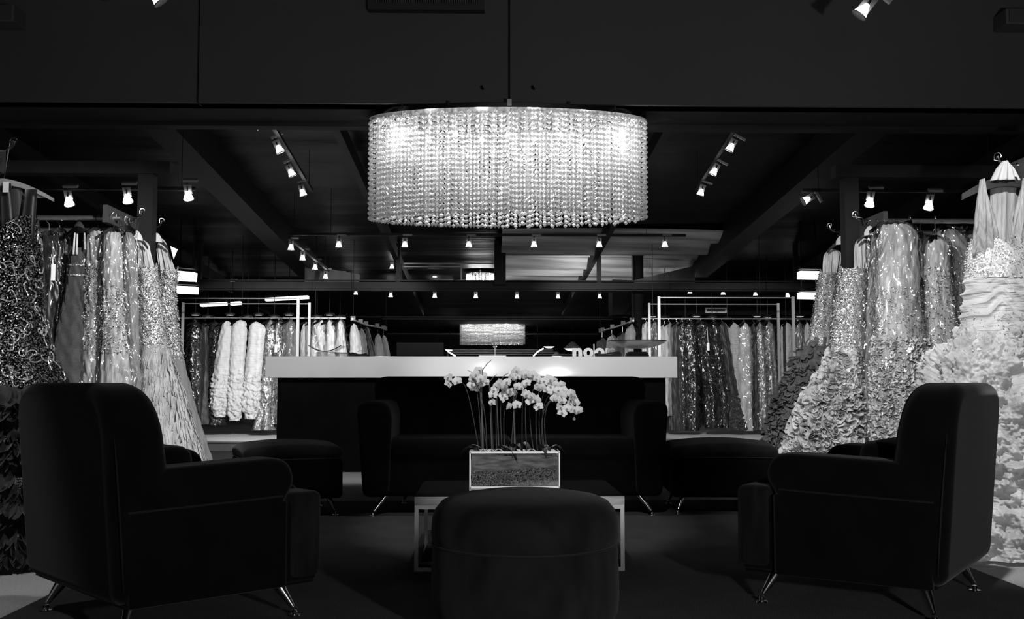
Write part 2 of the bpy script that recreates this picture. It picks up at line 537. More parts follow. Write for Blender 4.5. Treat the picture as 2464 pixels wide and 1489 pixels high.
# beams on posts that carry the near rails
for s, X, x_in, x_out in ((-1, -2.32, at(415, 400, 7.1).x, -6.5), (1, 2.525, at(2004, 400, 7.1).x, 6.5)):
    struct(MB().box(((x_in + x_out) / 2, 7.1, 2.31), (abs(x_out - x_in), 0.12, 0.085)).build('beam_' + ('west' if s < 0 else 'east'), STEEL_BLACK, smooth=False))
    struct(MB().box((X, 7.1, 1.135), (0.10, 0.10, 2.27)).build('column_' + ('west' if s < 0 else 'east'), STEEL_BLACK, smooth=False))
# raised white display floors under the far rails
for nm, x0, x1 in (('west', -6.0, -1.75), ('east', 1.95, 6.2)):
    struct(MB().box(((x0 + x1) / 2, 14.4, 0.05), (x1 - x0, 2.6, 0.10)).box(((x0 + x1) / 2, 13.1, 0.105), (x1 - x0, 0.05, 0.02)).build('floor_platform_' + nm, mat('pale_platform', 0.40, 0.5, noise=(40, .1)), smooth=False))
# rug
rug = MB().box((0.235, 5.44, 0.006), (3.93, 4.08, 0.012)).build('rug', RUG, smooth=False)
tag(rug, 'large plain black rug under the seating group on pale carpet', 'rug')

# ------------------------------------------------------------------ furniture
def chrome_leg(parent, top, foot, r0=0.024, r1=0.009, disc=True):
    top, foot = Vector(top), Vector(foot)
    end = foot + Vector((0, 0, .022)) + (top - foot) * .06
    mb = MB().tube([top, top.lerp(end, .5), end], [r0, (r0 + r1) / 2, r1], 16)
    mb.lathe([(0.0, 0.004), (0.009, 0.006), (0.0125, 0.013), (0.009, 0.021), (0.0, 0.024)], 12, foot)
    if disc: mb.lathe([(0.024, 0.0), (0.022, 0.004), (0.0, 0.007)], 16, foot)
    return mb.build('leg', CHROME, parent)

def armchair(label, loc, rz):
    t = thing('armchair', label, 'armchair', (loc[0], loc[1], 0.0), rz)
    bx = 0.415
    # base with a seat front that stands out past the arms
    def fb(p):
        return Vector((p.x * (1 - 0.05 * max(0, p.y - 0.2)), p.y, p.z))
    bm_obj('base', rbox_bm((0.83, 0.70, 0.29), 0.018, 3, (0, 0.02, 0.285), fb), VELVET, t)
    bm_obj('seat_cushion', rbox_bm((0.60, 0.53, 0.13), 0.045, 4, (0, 0.105, 0.415)), VELVET, t)
    bm_obj('seat_front', rbox_bm((0.84, 0.14, 0.31), 0.03, 4, (0, 0.315, 0.305)), VELVET_TOP, t)
    for s in (-1, 1):
        P = round_poly([(-0.35, 0.28), (0.20, 0.28), (0.225, 0.43), (0.275, 0.50), (0.235, 0.588), (-0.35, 0.568)], [0.05, 0.05, 0.05, 0.06, 0.07, 0.05], 5)
        arm = bm_obj('arm', slab_bm(P, 'x', s * 0.265, s * 0.426, 0.03, 4), VELVET, t)
        arm2 = bm_obj('arm_panel', rbox_bm((0.03, 0.56, 0.30), 0.008, 2, (s * 0.413, -0.05, 0.285)), VELVET, arm)
        x = s * 0.429
        MB().tube([(x, -0.34, 0.438), (x, 0.0, 0.446), (x, 0.21, 0.452)], 0.0035, 6).build('piping', PIPING, arm)
        MB().tube([(x - s * .001, 0.228, 0.145), (x - s * .001, 0.228, 0.43)], 0.003, 6).build('piping', PIPING, arm)
    # tall backrest with rounded shoulders, leaning back
    P = round_poly([(-0.425, 0.14), (0.425, 0.14), (0.43, 0.835), (-0.43, 0.835)], [0.07, 0.07, 0.16, 0.16], 8)
    def lean(p):
        k = (p.z - 0.14) / 0.7
        y = p.y - 0.045 * k - 0.02 * k * k
        if p.y > -0.27: y -= 0.05 * k * k
        z = p.z + (0.022 * (1 - (p.x / 0.44) ** 2) if p.z > 0.6 else 0)
        return Vector((p.x, y, z))
    back = bm_obj('backrest', slab_bm(P, 'y', -0.37, -0.14, 0.05, 5, lean), VELVET, t)
    for s in (-1, 1):
        pts = [lean(Vector((s * 0.43, -0.345, z))) for z in (0.19, 0.3, 0.45, 0.6, 0.68)]
        MB().tube(pts, [.001, .003, .003, .0025, .0005], 6).build('piping', PIPING, back)
    bm_obj('lumbar_cushion', rbox_bm((0.50, 0.15, 0.20), 0.05, 4, (0, -0.10, 0.53)), VELVET, t)
    MB().box((0, 0.01, 0.142), (0.81, 0.69, 0.012)).build('underside', BLACK_PLASTIC, t, smooth=False)
    for sx in (-1, 1):
        for sy in (-1, 1):
            chrome_leg(t, (sx * 0.29, sy * 0.26, 0.145), (sx * 0.345, sy * 0.315, 0.012), 0.027)
    return t
armchair('black velvet armchair on splayed chrome legs, in front of the white satin-skirted gowns', (-1.155, 3.885), -math.radians(48.6))
armchair('black velvet armchair on splayed chrome legs, beside the fluffy white ball gown', (1.515, 4.12), math.radians(54.0))

# sofa
t = thing('sofa', 'long black velvet sofa with rolled arms in front of the white-topped counter', 'sofa', (0.17, 6.95, 0.0))
bm_obj('base', rbox_bm((1.72, 0.74, 0.24), 0.03, 3, (0, 0.02, 0.255)), SOFA_VELVET, t)
for s in (-1, 1):
    bm_obj('seat_cushion', rbox_bm((0.80, 0.62, 0.15), 0.05, 4, (s * 0.402, -0.05, 0.425)), SOFA_VELVET, t)
P = round_poly([(-0.88, 0.14), (0.88, 0.14), (0.96, 0.89), (-0.96, 0.89)], [0.07, 0.07, 0.10, 0.10], 6)
bm_obj('backrest', slab_bm(P, 'y', 0.22, 0.42, 0.05, 4, lambda p: Vector((p.x, p.y + 0.12 * (p.z - 0.14), p.z + 0.012 * (1 - (p.x / 0.96) ** 2)))), SOFA_VELVET, t)
for s in (-1, 1):
    P = round_poly([(0.78, 0.135), (0.94, 0.135), (0.985, 0.70), (0.94, 0.735), (0.80, 0.735), (0.76, 0.66)], [0.045, 0.045, 0.05, 0.05, 0.08, 0.06], 5)
    P = [(s * x, z) for x, z in P]
    arm = bm_obj('arm', slab_bm(P, 'y', -0.38, 0.36, 0.022, 3), SOFA_VELVET, t)
    MB().tube([(s * x, -0.376, z) for x, z in [(0.915, 0.16), (0.93, 0.40), (0.948, 0.62), (0.935, 0.685), (0.90, 0.702), (0.83, 0.70), (0.80, 0.665), (0.80, 0.5)]], 0.0035, 6).build('piping', PIPING, arm)
    chrome_leg(t, (s * 0.80, -0.30, 0.14), (s * 0.88, -0.33, 0.012), 0.02)
    chrome_leg(t, (s * 0.70, 0.32, 0.14), (s * 0.74, 0.36, 0.012), 0.02)

# round ottoman nearest the camera
t = thing('ottoman', 'round charcoal velvet ottoman with a domed top in front of the coffee table', 'ottoman', (at(1263, 1300, 3.62).x, 3.62, 0.012))
R_ = 0.322
MB().lathe([(R_ * .86, 0.012), (R_ * .93, 0.03), (R_ * .985, 0.065), (R_, 0.12), (R_ * .995, 0.22), (R_ * .985, 0.285), (R_ * .97, 0.291)], 72).build('base', VELVET_TOP, t, sharp=80)
MB().lathe([(R_ * .97, 0.292), (R_ * .99, 0.300), (R_ * 1.0, 0.33), (R_ * .99, 0.375), (R_ * .96, 0.405), (R_ * .89, 0.432), (R_ * .77, 0.449), (R_ * .5, 0.463), (R_ * .25, 0.469), (0.0, 0.470)], 72).build('cushion', VELVET_TOP, t, sharp=80)
ring = [(R_ * .985 * math.cos(a), R_ * .985 * math.sin(a), 0.2915) for a in np.linspace(0, 2 * PI, 73)]
MB().tube(ring, 0.004, 6, cap=False).build('piping', PIPING, t)

# square ottomans beside the sofa
def pouf(label, loc, rz, wd, dp):
    t = thing('ottoman', label, 'ottoman', (loc[0], loc[1], 0), rz)
    bm_obj('base', rbox_bm((wd, dp, 0.25), 0.025, 3, (0, 0, 0.245)), SOFA_VELVET, t)
    def dome(p):
        k = max(0.0, (p.z - 0.36) / 0.1)
        e = (2 * p.x / wd) ** 2 + (2 * p.y / dp) ** 2
        return Vector((p.x, p.y, p.z - 0.02 * k * min(e, 2)))
    bm = rbox_bm((wd + .01, dp + .01, 0.115), 0.05, 5, (0, 0, 0.425))
    bmesh.ops.subdivide_edges(bm, edges=[e for e in bm.edges if e.calc_length() > 0.3], cuts=8, use_grid_fill=True)
    for v in bm.verts: v.co = dome(v.co)
    bm_obj('cushion', bm, POUF_VELVET, t)
    x, y, z = wd / 2 - .004, dp / 2 - .004, 0.372
    MB().tube([(-x, -y, z), (x, -y, z), (x, y, z), (-x, y, z), (-x, -y, z)], 0.004, 6).build('piping', PIPING, t)
    for sx in (-1, 1):
        for sy in (-1, 1):
            chrome_leg(t, (sx * (wd / 2 - .08), sy * (dp / 2 - .08), 0.125), (sx * (wd / 2 - .04), sy * (dp / 2 - .04), 0.012), 0.018)
pouf('square black velvet ottoman with a cushioned top, between the white-skirted gowns and the sofa', (-1.30, 6.85), math.radians(20), 0.62, 0.62)
pouf('square black velvet ottoman with a cushioned top, between the sofa and the rosette gown', (1.545, 6.95), math.radians(-4), 0.68, 0.64)

# coffee table
xl, xr, yf, yb = at(997, 1300, 4.69).x, at(1503, 1300, 4.69).x, 4.69, 5.46
t = thing('coffee_table', 'low coffee table with a chrome frame and dark slab top under the orchids', 'table', ((xl + xr) / 2, (yf + yb) / 2, 0.012))
wd, dp = xr - xl, yb - yf
TABLE_Z = 0.342
MB().box((0, 0, TABLE_Z - 0.012 - 0.019), (wd, dp, 0.038)).build('tabletop', mat('dark_stone_top', 0.012, 0.15, noise=(30, .3)), t, smooth=False)
MB().box((0, -dp / 2 - .003, TABLE_Z - 0.012 - 0.019), (wd, .006, 0.036)).build('edge_band', mat('grey_stone_edge', 0.42, 0.4, noise=(25, .3, (.4, 1, 3))), t, smooth=False)
zt_ = TABLE_Z - 0.012 - 0.038
b_ = 0.018
for sy in (-1, 1):
    y = sy * (dp / 2 - b_ / 2)
    fm = MB()
    for sx in (-1, 1): fm.box((sx * (wd / 2 - b_ / 2), y, zt_ / 2), (b_, b_, zt_))
    fm.box((0, y, zt_ - b_ / 2), (wd - 2 * b_, b_, b_)).box((0, y, b_ / 2 + (.0 if sy < 0 else .0)), (wd - 2 * b_, b_, b_))
    fm.build('frame', CHROME, t, smooth=False)
for sx in (-1, 1):
    MB().box((sx * (wd / 2 - b_ / 2), 0, zt_ - b_ / 2), (b_, dp - 2 * b_, b_)).build('side_rail', CHROME, t, smooth=False)
    MB().box((sx * (wd / 2 - b_ / 2), 0, b_ / 2), (b_, dp - 2 * b_, b_)).build('side_rail', CHROME, t, smooth=False)
MB().box((0, dp / 2 - .04, 0.07), (wd - 2 * b_, 0.018, 0.018)).build('cross_rail', CHROME, t, smooth=False)

# orchids in a glass tank on the table
vy = 5.07
vl, vr = at(1131, 1130, vy).x, at(1346, 1130, vy).x
vw, vh, vd = vr - vl, at(1238, 1088, vy).z - TABLE_Z, 0.15
vx, vyc = (vl + vr) / 2, vy + vd / 2
orch = thing('orchid_planter', 'white orchids in a rectangular glass tank of soil on the coffee table', 'potted plant', (vx, vyc, TABLE_Z))
g = 0.007
tank = MB()
for sy in (-1, 1): tank.box((0, sy * (vd / 2 - g / 2), vh / 2), (vw - 2 * g, g, vh))
for sx in (-1, 1): tank.box((sx * (vw / 2 - g / 2), 0, vh / 2), (g, vd, vh))
tank.box((0, 0, g / 2), (vw - 2 * g, vd - 2 * g, g))
tank = tank.build('glass_tank', GLASS, orch, smooth=False)
rim = MB()
EDGE = mat('glass_edge', 0.7, 0.25, 0, 0.6)
e_ = 0.0065
for sx in (-1, 1):
    for sy in (-1, 1): rim.box((sx * (vw / 2), sy * (vd / 2), vh / 2), (e_, e_, vh + e_))
for sy in (-1, 1):
    rim.box((0, sy * vd / 2, vh), (vw, e_, e_ * 1.4)); rim.box((0, sy * vd / 2, e_ / 2), (vw, e_, e_))
for sx in (-1, 1):
    rim.box((sx * vw / 2, 0, vh), (e_, vd, e_ * 1.4)); rim.box((sx * vw / 2, 0, e_ / 2), (e_, vd, e_))
rim.build('edge', EDGE, tank, smooth=False)
def wavy_block(name, z0, z1f, m, n=40):
    x = np.linspace(-vw / 2 + g + .002, vw / 2 - g - .002, n)
    V = []; Q = []
    for y in (-vd / 2 + g + .001, vd / 2 - g - .001):
        for xi in x: V.append((xi, y, z0(xi))); V.append((xi, y, z1f(xi)))
    o = 2 * n
    for i in range(n - 1):
        a = 2 * i
        Q += [(a, a + 2, a + 3, a + 1), (o + a, o + a + 1, o + a + 3, o + a + 2), (a + 1, a + 3, o + a + 3, o + a + 1), (a, o + a, o + a + 2, a + 2)]
    Q += [(0, 1, o + 1, o), (2 * n - 2, o + 2 * n - 2, o + 2 * n - 1, 2 * n - 1)]
    return link_mesh(name, V, Q, m, orch, smooth=False)
zs = lambda x: 0.085 + 0.008 * math.sin(x * 9) + 0.03 * max(0, x)
wavy_block('drainage_pebbles', lambda x: 0.010, zs, sequin('pebbles', 0.004, 0.13, 230, 0.6, 0.4, 0.1))
wavy_block('soil', lambda x: zs(x) + .0006, lambda x: vh - 0.016 + 0.004 * math.sin(x * 22), mat('pale_soil', 0.13, 0.8, noise=(35, 0.6, (0.5, 1, 2.2))))

# flower: five petals and a lip
def flower_mesh():
    V = []; Q = []
    def petal(ang, ln, wd, cup, off=0.0):
        b = len(V); nu, nv = 5, 4
        ca, sa = math.cos(ang), math.sin(ang)
        for i in range(nu):
            u = i / (nu - 1); ww = wd * math.sin(PI * min(1, .12 + .88 * u) ** .8) ** .7
            if i == nu - 1: ww = wd * .25
            for j in range(nv):
                v = j / (nv - 1) - .5
                x = u * ln; y = v * ww; z = cup * u * u - .25 * abs(v) * ww + off
                V.append((x * ca - y * sa, -z, x * sa + y * ca))
        for i in range(nu - 1):
            for j in range(nv - 1):
                a = b + i * nv + j; Q.append((a, a + nv, a + nv + 1, a + 1))
    petal(PI / 2, .024, .02, -.004); petal(PI * 1.2, .024, .019, -.004); petal(-PI * .2, .024, .019, -.004)
    petal(.22, .025, .034, .002, .002); petal(PI - .22, .025, .034, .002, .002)
    nl = len(Q)
    petal(-PI / 2, .013, .012, .010, .004); petal(-PI / 2 + .5, .007, .006, .012, .003); petal(-PI / 2 - .5, .007, .006, .012, .003)
    me = bpy.data.meshes.new('flower')
    me.from_pydata(V, [], Q)
    me.polygons.foreach_set('use_smooth', [True] * len(me.polygons))
    me.materials.append(cloth('orchid_petal', 0.78, 0.6, glow=0.4)); me.materials.append(cloth('orchid_lip', 0.30, 0.6, glow=0.2))
    for q in range(nl, len(Q)): me.polygons[q].material_index = 1
    return me
FL = flower_mesh()
BUD = MB().lathe([(0, -.008), (.007, -.003), (.008, .002), (.004, .008), (0, .010)], 10)
STEM = mat('orchid_stem', 0.035, 0.5)
LEAF = mat('orchid_leaf', 0.025, 0.35, noise=(20, .3))
TWIG = mat('bare_twig', 0.07, 0.7)
cs = lambda cx, cy: (950 + cx * 0.36946, 850 + cy * 0.36946)      # a place in the enlarged view of the orchids
rng = random.Random(11)
stems = [((550, 585), (480, 280), (430, 195), [(405, 180), (350, 158), (347, 195)]),
         ((565, 600), (545, 330), (520, 190), [(500, 200), (520, 225), (505, 165), (545, 205)]),
         ((605, 590), (560, 340), (560, 130), [(545, 110), (570, 150), (590, 188), (575, 175)]),
         ((598, 470), (575, 330), (500, 160), [(525, 135), (552, 165)]),
         ((642, 580), (630, 320), (640, 235), [(650, 240), (635, 320), (640, 268), (662, 215)]),
         ((665, 575), (662, 330), (690, 195), [(690, 215), (680, 195), (715, 205), (735, 185)]),
         ((700, 580), (690, 330), (720, 250), [(700, 270), (720, 240), (740, 262), (712, 290)]),
         ((718, 560), (712, 400), (745, 330), [(745, 345), (768, 252)]),
         ((755, 560), (780, 300), (780, 150), [(780, 130), (800, 150), (770, 155), (790, 110)]),
         ((790, 575), (785, 320), (830, 190), [(820, 222), (800, 215), (840, 205), (795, 335)]),
         ((830, 560), (832, 320), (850, 150), [(830, 140), (860, 190), (855, 135), (875, 165)]),
         ((860, 580), (852, 330), (880, 260), [(862, 270), (880, 310), (850, 262), (895, 285)]),
         ((905, 575), (880, 350), (925, 200), [(900, 140), (945, 195), (925, 165), (935, 225)]),
         ((930, 560), (925, 320), (985, 200), [(920, 300), (960, 220), (990, 240), (975, 180), (935, 345)]),
         ((955, 585), (950, 330), (1045, 165), [(1010, 170), (1050, 205), (1030, 185), (1000, 165), (1015, 215)]),
         ((968, 585), (975, 330), (1110, 225), [(1085, 205), (1100, 240), (1130, 262), (1062, 240), (1110, 270), (1030, 245)]),
         ((980, 580), (985, 340), (1170, 300), [(1160, 288), (1178, 318), (1140, 330), (1150, 262), (1195, 372), (1165, 368)]),
         ((992, 580), (990, 350), (1110, 310), [(1090, 310), (1075, 350), (1090, 385), (1120, 358), (1060, 300), (1040, 290), (1085, 275)])]
base_o = Vector((vx, vyc, TABLE_Z))
for i, (b, m_, e, fl) in enumerate(stems):
    yd = rng.uniform(-.045, .045)
    pb, pm, pe = (at(*cs(*q), vyc + yd) - base_o for q in (b, m_, e))
    pb.z = min(pb.z, vh - .004); pb.x = max(-vw / 2 + .03, min(vw / 2 - .03, pb.x))
    pts = []
    for k in range(13):
        u = k / 12
        p = pb * (1 - u) ** 2 + (pm * 2 - (pb + pe) / 2) * 2 * u * (1 - u) + pe * u * u
        pts.append(p)
    st = MB().tube(pts, [.0026 - .0012 * k / 12 for k in range(13)], 6)
    for q in fl:
        pf = at(*cs(*q), vyc + yd + rng.uniform(-.02, .03)) - base_o
        near = min(pts[5:], key=lambda p: (p - pf).length)
        st.tube([near, near.lerp(pf, .5) + Vector((0, 0, .006)), pf], .0012, 5)
    for k in (3, 5, 7):
        st.lathe([(0, -.004), (.0042, 0), (0, .004)], 6, pts[k])
    so = st.build('stem', STEM, orch)
    for q in fl:
        pf = at(*cs(*q), vyc + yd + rng.uniform(-.035, -.005)) - base_o
        f = bpy.data.objects.new('flower', FL); C.objects.link(f); f.parent = so
        f.location = pf
        f.rotation_euler = (rng.uniform(-.45, .35), rng.uniform(-.5, .5), rng.uniform(-.75, .75))
        k = rng.uniform(.88, 1.1); f.scale = (k, k, k)
    if i == 16:
        bo = BUD.build('bud', FL.materials[0], so); bo.location = at(*cs(1168, 428), vyc) - base_o
        MB().tube([pts[12], pts[12].lerp(bo.location, .5) + Vector((.006, 0, .004)), bo.location], .0012, 5).build('bud_stalk', STEM, so)
for q in [((560, 240), (545, 160), (475, 110)), ((565, 260), (570, 110), (632, 42)), ((620, 300), (615, 190), (665, 138)), ((665, 290), (690, 170), (745, 127)), ((770, 240), (800, 150), (838, 108))]:
    P = [at(*cs(*p), vyc + .02) - base_o for p in q]
    lo = at(*cs(q[0][0] + 12, 590), vyc + .02) - base_o
    lo.z = min(lo.z, vh)
    MB().tube([lo, P[0], P[1], P[1].lerp(P[2], .5) + Vector((0, 0, .006)), P[2]], [.003, .0028, .0025, .002, .0012], 6).build('twig', TWIG, orch)
def leaf(p, az, ln, wd, rise, droop):
    V = []; Q = []; n, m_ = 9, 5
    for i in range(n):
        u = i / (n - 1)
        ww = wd * math.sin(PI * (.08 + .9 * u)) ** .7
        for j in range(m_):
            v = j / (m_ - 1) - .5
            x = u * ln; z = rise * math.sin(u * 1.9) - droop * u * u + abs(v) * ww * .5
            V.append(p + Vector((x * math.cos(az) - v * ww * math.sin(az), x * math.sin(az) + v * ww * math.cos(az), z)))
    for i in range(n - 1):
        for j in range(m_ - 1):
            a = i * m_ + j; Q.append((a, a + m_, a + m_ + 1, a + 1))
    link_mesh('leaf', V, Q, LEAF, orch)
for i in range(17):
    px = -vw / 2 + .05 + (vw - .1) * (i / 16)
    az = rng.choice([-.4, -1.0, -1.6, -2.2, -2.8, 2.6, .5, 3.1]) + rng.uniform(-.3, .3)
    if i < 2: az = PI + rng.uniform(-.3, .3)
    if i > 14: az = rng.uniform(-.3, .2)
    leaf(Vector((px, rng.uniform(-.04, .04), vh - .004)), az, rng.uniform(.08, .13), rng.uniform(.03, .045), rng.uniform(.025, .06), rng.uniform(.03, .085))
for k in range(4):
    x0 = [-.17, -.14, -.1, .06][k]
    MB().tube([Vector((x0 + u * .045, -vd / 2 + .02 + .01 * math.sin(u * 5), vh + .012 * math.sin(u * PI) + .002)) for u in np.linspace(0, 1, 8)], .0022, 6).build('root', mat('pale_root', 0.4, 0.6), orch)

# ------------------------------------------------------------------ counter and what stands on it
cy = 9.9
x0, x1 = at(638, 880, cy).x, at(1630, 880, cy).x
zlo, zhi = at(1134, 909, cy).z, at(1134, 857, cy).z
t = thing('reception_counter', 'long black reception counter with a thick glossy white top behind the sofa', 'counter', ((x0 + x1) / 2, cy + .4, 0))
bm_obj('worktop', rbox_bm((x1 - x0, 0.8, zhi - zlo), 0.006, 2, (0, 0, (zhi + zlo) / 2)), WHITE_GLOSS, t)
MB().box((0, 0.02, zlo / 2), (x1 - x0 - 0.2, 0.66, zlo)).build('body', mat('counter_black', 0.0025, .8, 0, .05, noise=(4, .3)), t, smooth=False)
CT = zhi
def on_counter(px, Y): return Vector((at(px, 857, Y).x, Y, CT))

# monitor seen from behind
p = on_counter(1011, 10.3)
t = thing('monitor', 'black monitor seen from behind, standing on the counter', 'monitor', p)
k = 10.3 / F
bm_obj('screen', rbox_bm((113 * k, 0.05, 33 * k), 0.008, 2, (0, 0, 19 * k)), BLACK_PLASTIC, t)
MB().box((0, 0.03, 0.05), (0.06, 0.03, 0.1)).box((0, 0.03, 0.006), (0.24, 0.16, 0.012)).build('stand', BLACK_PLASTIC, t, smooth=False)

# shallow glass dish on a black stepped base
p = on_counter(1533, 10.15); k = 10.15 / F
t = thing('glass_dish', 'wide shallow glass dish on a black stepped base, near the end of the counter', 'dish', p)
MB().lathe([(.05, .080), (.12, .088), (.20, .108), (.26, .135), (.285, .155), (.282, .157), (.255, .139), (.20, .113), (.12, .093), (.0, .088)], 48).build('bowl', clear('dish_glass', 0.25, 0.08, grey=0.35), t)
MB().tube([(.285 * math.cos(a), .285 * math.sin(a), .156) for a in np.linspace(0, 2 * PI, 49)], .005, 8, cap=False).build('rim', mat('dark_glass', 0.03, .15), t)
MB().box((0, 0, .011), (.21, .16, .02)).box((0, 0, .032), (.20, .15, .015)).box((0, 0, .046), (.17, .13, .01)).box((0, 0, .066), (.06, .06, .03)).build('base', BLACK_PLASTIC, t, smooth=False)
# curved glass tray
p = on_counter(787, 10.1)
t = thing('glass_tray', 'curved clear glass tray with a dark rim on the counter by the chrome posts', 'tray', p)
V = []; Q = []
n = 25
for i in range(n):
    u = i / (n - 1) * 2 - 1
    for y in (-.15, .15): V.append((u * .155, y, .046 + .058 * u * u))
for i in range(n - 1): Q.append((2 * i, 2 * i + 2, 2 * i + 3, 2 * i + 1))
o = link_mesh('tray', V, Q, GLASS, t); md = o.modifiers.new('thickness', 'SOLIDIFY'); md.thickness = .006
MB().tube([(u * .155, -.152, .048 + .058 * u * u) for u in np.linspace(-1, 1, 25)], .0045, 8).build('rim', mat('dark_glass', 0.03, .15), t)
MB().box((0, 0, .022), (.18, .2, .042)).build('base', clear('glass_block', .15, .1, grey=.25), t, smooth=False)
# smaller glass dish with dark rim
p = on_counter(826, 10.02)
t = thing('glass_dish', 'small clear glass dish with a dark rim beside the black cloth bag', 'dish', p)
MB().lathe([(.03, .0), (.05, .006), (.075, .022), (.082, .034), (.078, .034), (.05, .012), (0, .008)], 32).build('bowl', GLASS, t)
MB().tube([(.082 * math.cos(a), .082 * math.sin(a), .034) for a in np.linspace(0, 2 * PI, 33)], .004, 6, cap=False).build('rim', mat('dark_glass', 0.03, .15), t)
# soft black bags
def soft_bag(px0, px1, Y, h, label, seed):
    a, b = on_counter(px0, Y), on_counter(px1, Y)
    t = thing('cloth_bag', label, 'bag', (a + b) / 2)
    rg = np.random.default_rng(seed)
    n, m_ = 24, 16
    U, T = np.meshgrid(np.linspace(0, PI, n), np.linspace(0, 2 * PI, m_, endpoint=False), indexing='ij')
    L = (b - a).length / 2
    X = -L * np.cos(U); r = np.sin(U) ** .55
    Yv = .10 * r * np.cos(T); Z = np.maximum(0, h * (.5 + .5 * np.sin(T)) * r * (.75 + .3 * np.sin(2.2 * U + seed)))
    X = X + rg.normal(0, .003, X.shape)
    i = np.arange(n - 1)[:, None] * m_ + np.arange(m_)[None]; j = np.arange(n - 1)[:, None] * m_ + (np.arange(m_)[None] + 1) % m_
    np_mesh('body', np.stack([X, Yv, Z], -1), np.stack([i, j, j + m_, i + m_], -1).reshape(-1, 4), mat('black_satin', 0.015, .3), t)
    MB().tube([(L * .3 + .03 * math.cos(a), -.07, h * .75 + .012 * math.sin(a)) for a in np.linspace(0, PI, 9)], .003, 6).build('strap', mat('grey_cord', .2, .4), t)
soft_bag(842, 886, 10.02, .055, 'limp black cloth bag lying beside the small glass dish on the counter', 1)
soft_bag(1430, 1495, 10.0, .065, 'limp black cloth bag lying beside the wide glass dish on the counter', 2)
# slender glass figurine
p = on_counter(1191, 10.1)
t = thing('figurine', 'slender glass figurine with a heart-shaped head standing on the counter', 'figurine', p)
GF = clear('figurine_glass', .35, .1, grey=.45)
MB().lathe([(.028, 0), (.026, .008), (.008, .016), (.006, .05), (.008, .075), (.004, .082)], 20).build('stem', GF, t)
MB().tube([(0, 0, .08), (.012, 0, .092), (.018, 0, .10), (.010, 0, .106), (0, 0, .098), (-.010, 0, .106), (-.018, 0, .10), (-.012, 0, .092), (0, 0, .08)], .004, 8, cap=False).build('heart', GF, t)
# white sheet of papers
p = on_counter(1185, 10.05)
tag(MB().box(p + Vector((0, 0, .004)), (.26, .2, .008)).build('paper_stack', PAPER, smooth=False), 'low stack of white papers around the glass figurine', 'paper')
# thin white rod standing
p = on_counter(1429, 9.97)
t = thing('card_holder', 'thin upright white card on the counter beside the black bag', 'card', p)
MB().box((0, 0, .06), (.007, .06, .12)).build('card', PAPER, t, smooth=False); MB().box((0, 0, .004), (.04, .07, .008)).build('base', GLASS, t, smooth=False)
# letters
SIGN_Y = 10.45
k = SIGN_Y / F
def letters():
    t = thing('letter_sign', 'white freestanding letters spelling noon behind the glass dish', 'sign', on_counter(1430, SIGN_Y))
    A = mat('white_letter', 0.7, .4)
    u = 23 * k                             # letter body height
    def n_(x):
        st = .40 * u
        P = [(x, 0), (x + st, 0), (x + st, .55 * u)]
        for a in np.linspace(PI, 0, 9): P.append((x + st + .11 * u + .11 * u * math.cos(a), .55 * u + .17 * u * math.sin(a)))
        P += [(x + st + .22 * u, 0), (x + 2 * st + .22 * u, 0), (x + 2 * st + .22 * u, .6 * u)]
        for a in np.linspace(0, PI * .62, 9): P.append((x + .68 * u + .34 * u * math.cos(a), .6 * u + .42 * u * math.sin(a)))
        P += [(x + st, .88 * u), (x + st, 1.0 * u), (x, 1.0 * u)]
        return bm_obj('letter', slab_bm(P[::-1], 'y', -.012, .012, 0), A, t, smooth=False)
    def o_(x):
        mb = MB(); n = 32; cx = x + .54 * u
        V = []; Q = []
        for y in (-.012, .012):
            for (a, b) in ((.54, .53), (.17, .26)):
                for i in range(n):
                    th = 2 * PI * i / n
                    V.append((cx + a * u * math.cos(th), y, .5 * u + b * u * math.sin(th)))
        for i in range(n):
            j = (i + 1) % n
            Q += [(i, j, n + j, n + i), (2 * n + i, 3 * n + i, 3 * n + j, 2 * n + j), (i, 2 * n + i, 2 * n + j, j), (n + i, n + j, 3 * n + j, 3 * n + i)]
        return link_mesh('letter', V, Q, A, t, smooth=False)
    x_ = (1377 - 1430) * k
    n_(x_); o_(x_ + 26 * k); o_(x_ + 53 * k); n_(x_ + 80 * k)
letters()

# ------------------------------------------------------------------ rails, boards and hooks
RAIL_Z = at(200, 523, 6.6).z
def rail(label, a, b, r=0.016, name='garment_rail', hang=None, m=None):
    t = thing(name, label, 'rail', (Vector(a) + Vector(b)) / 2)
    o = t.location
    MB().tube([Vector(a) - o, Vector(b) - o], r, 14).build('bar', m or CHROME_SOFT, t)
    if hang:
        for f, zt_ in hang:
            p = Vector(a).lerp(Vector(b), f) - o
            MB().tube([p, Vector((p.x, p.y, zt_ - o.z))], .004, 6).build('hanging_rod', STEEL_BLACK, t)
    return t
rail('bright chrome rail over the dark bagged gowns, nearer of the pair behind the sequined gown', (-5.2, 6.62, RAIL_Z), (at(291, 523, 6.62).x, 6.62, RAIL_Z))
rail('chrome rail just behind the nearer one on the white satin gowns side', (-5.2, 7.16, RAIL_Z), (-2.33, 7.16, RAIL_Z))
rail('bright chrome rail over the bagged ball gowns, nearer of the pair by the fluffy gown', (at(2126, 523, 6.62).x, 6.62, RAIL_Z), (5.4, 6.62, RAIL_Z))
rail('chrome rail just behind the nearer one on the rosette gown side', (2.62, 7.16, RAIL_Z), (5.4, 7.16, RAIL_Z))

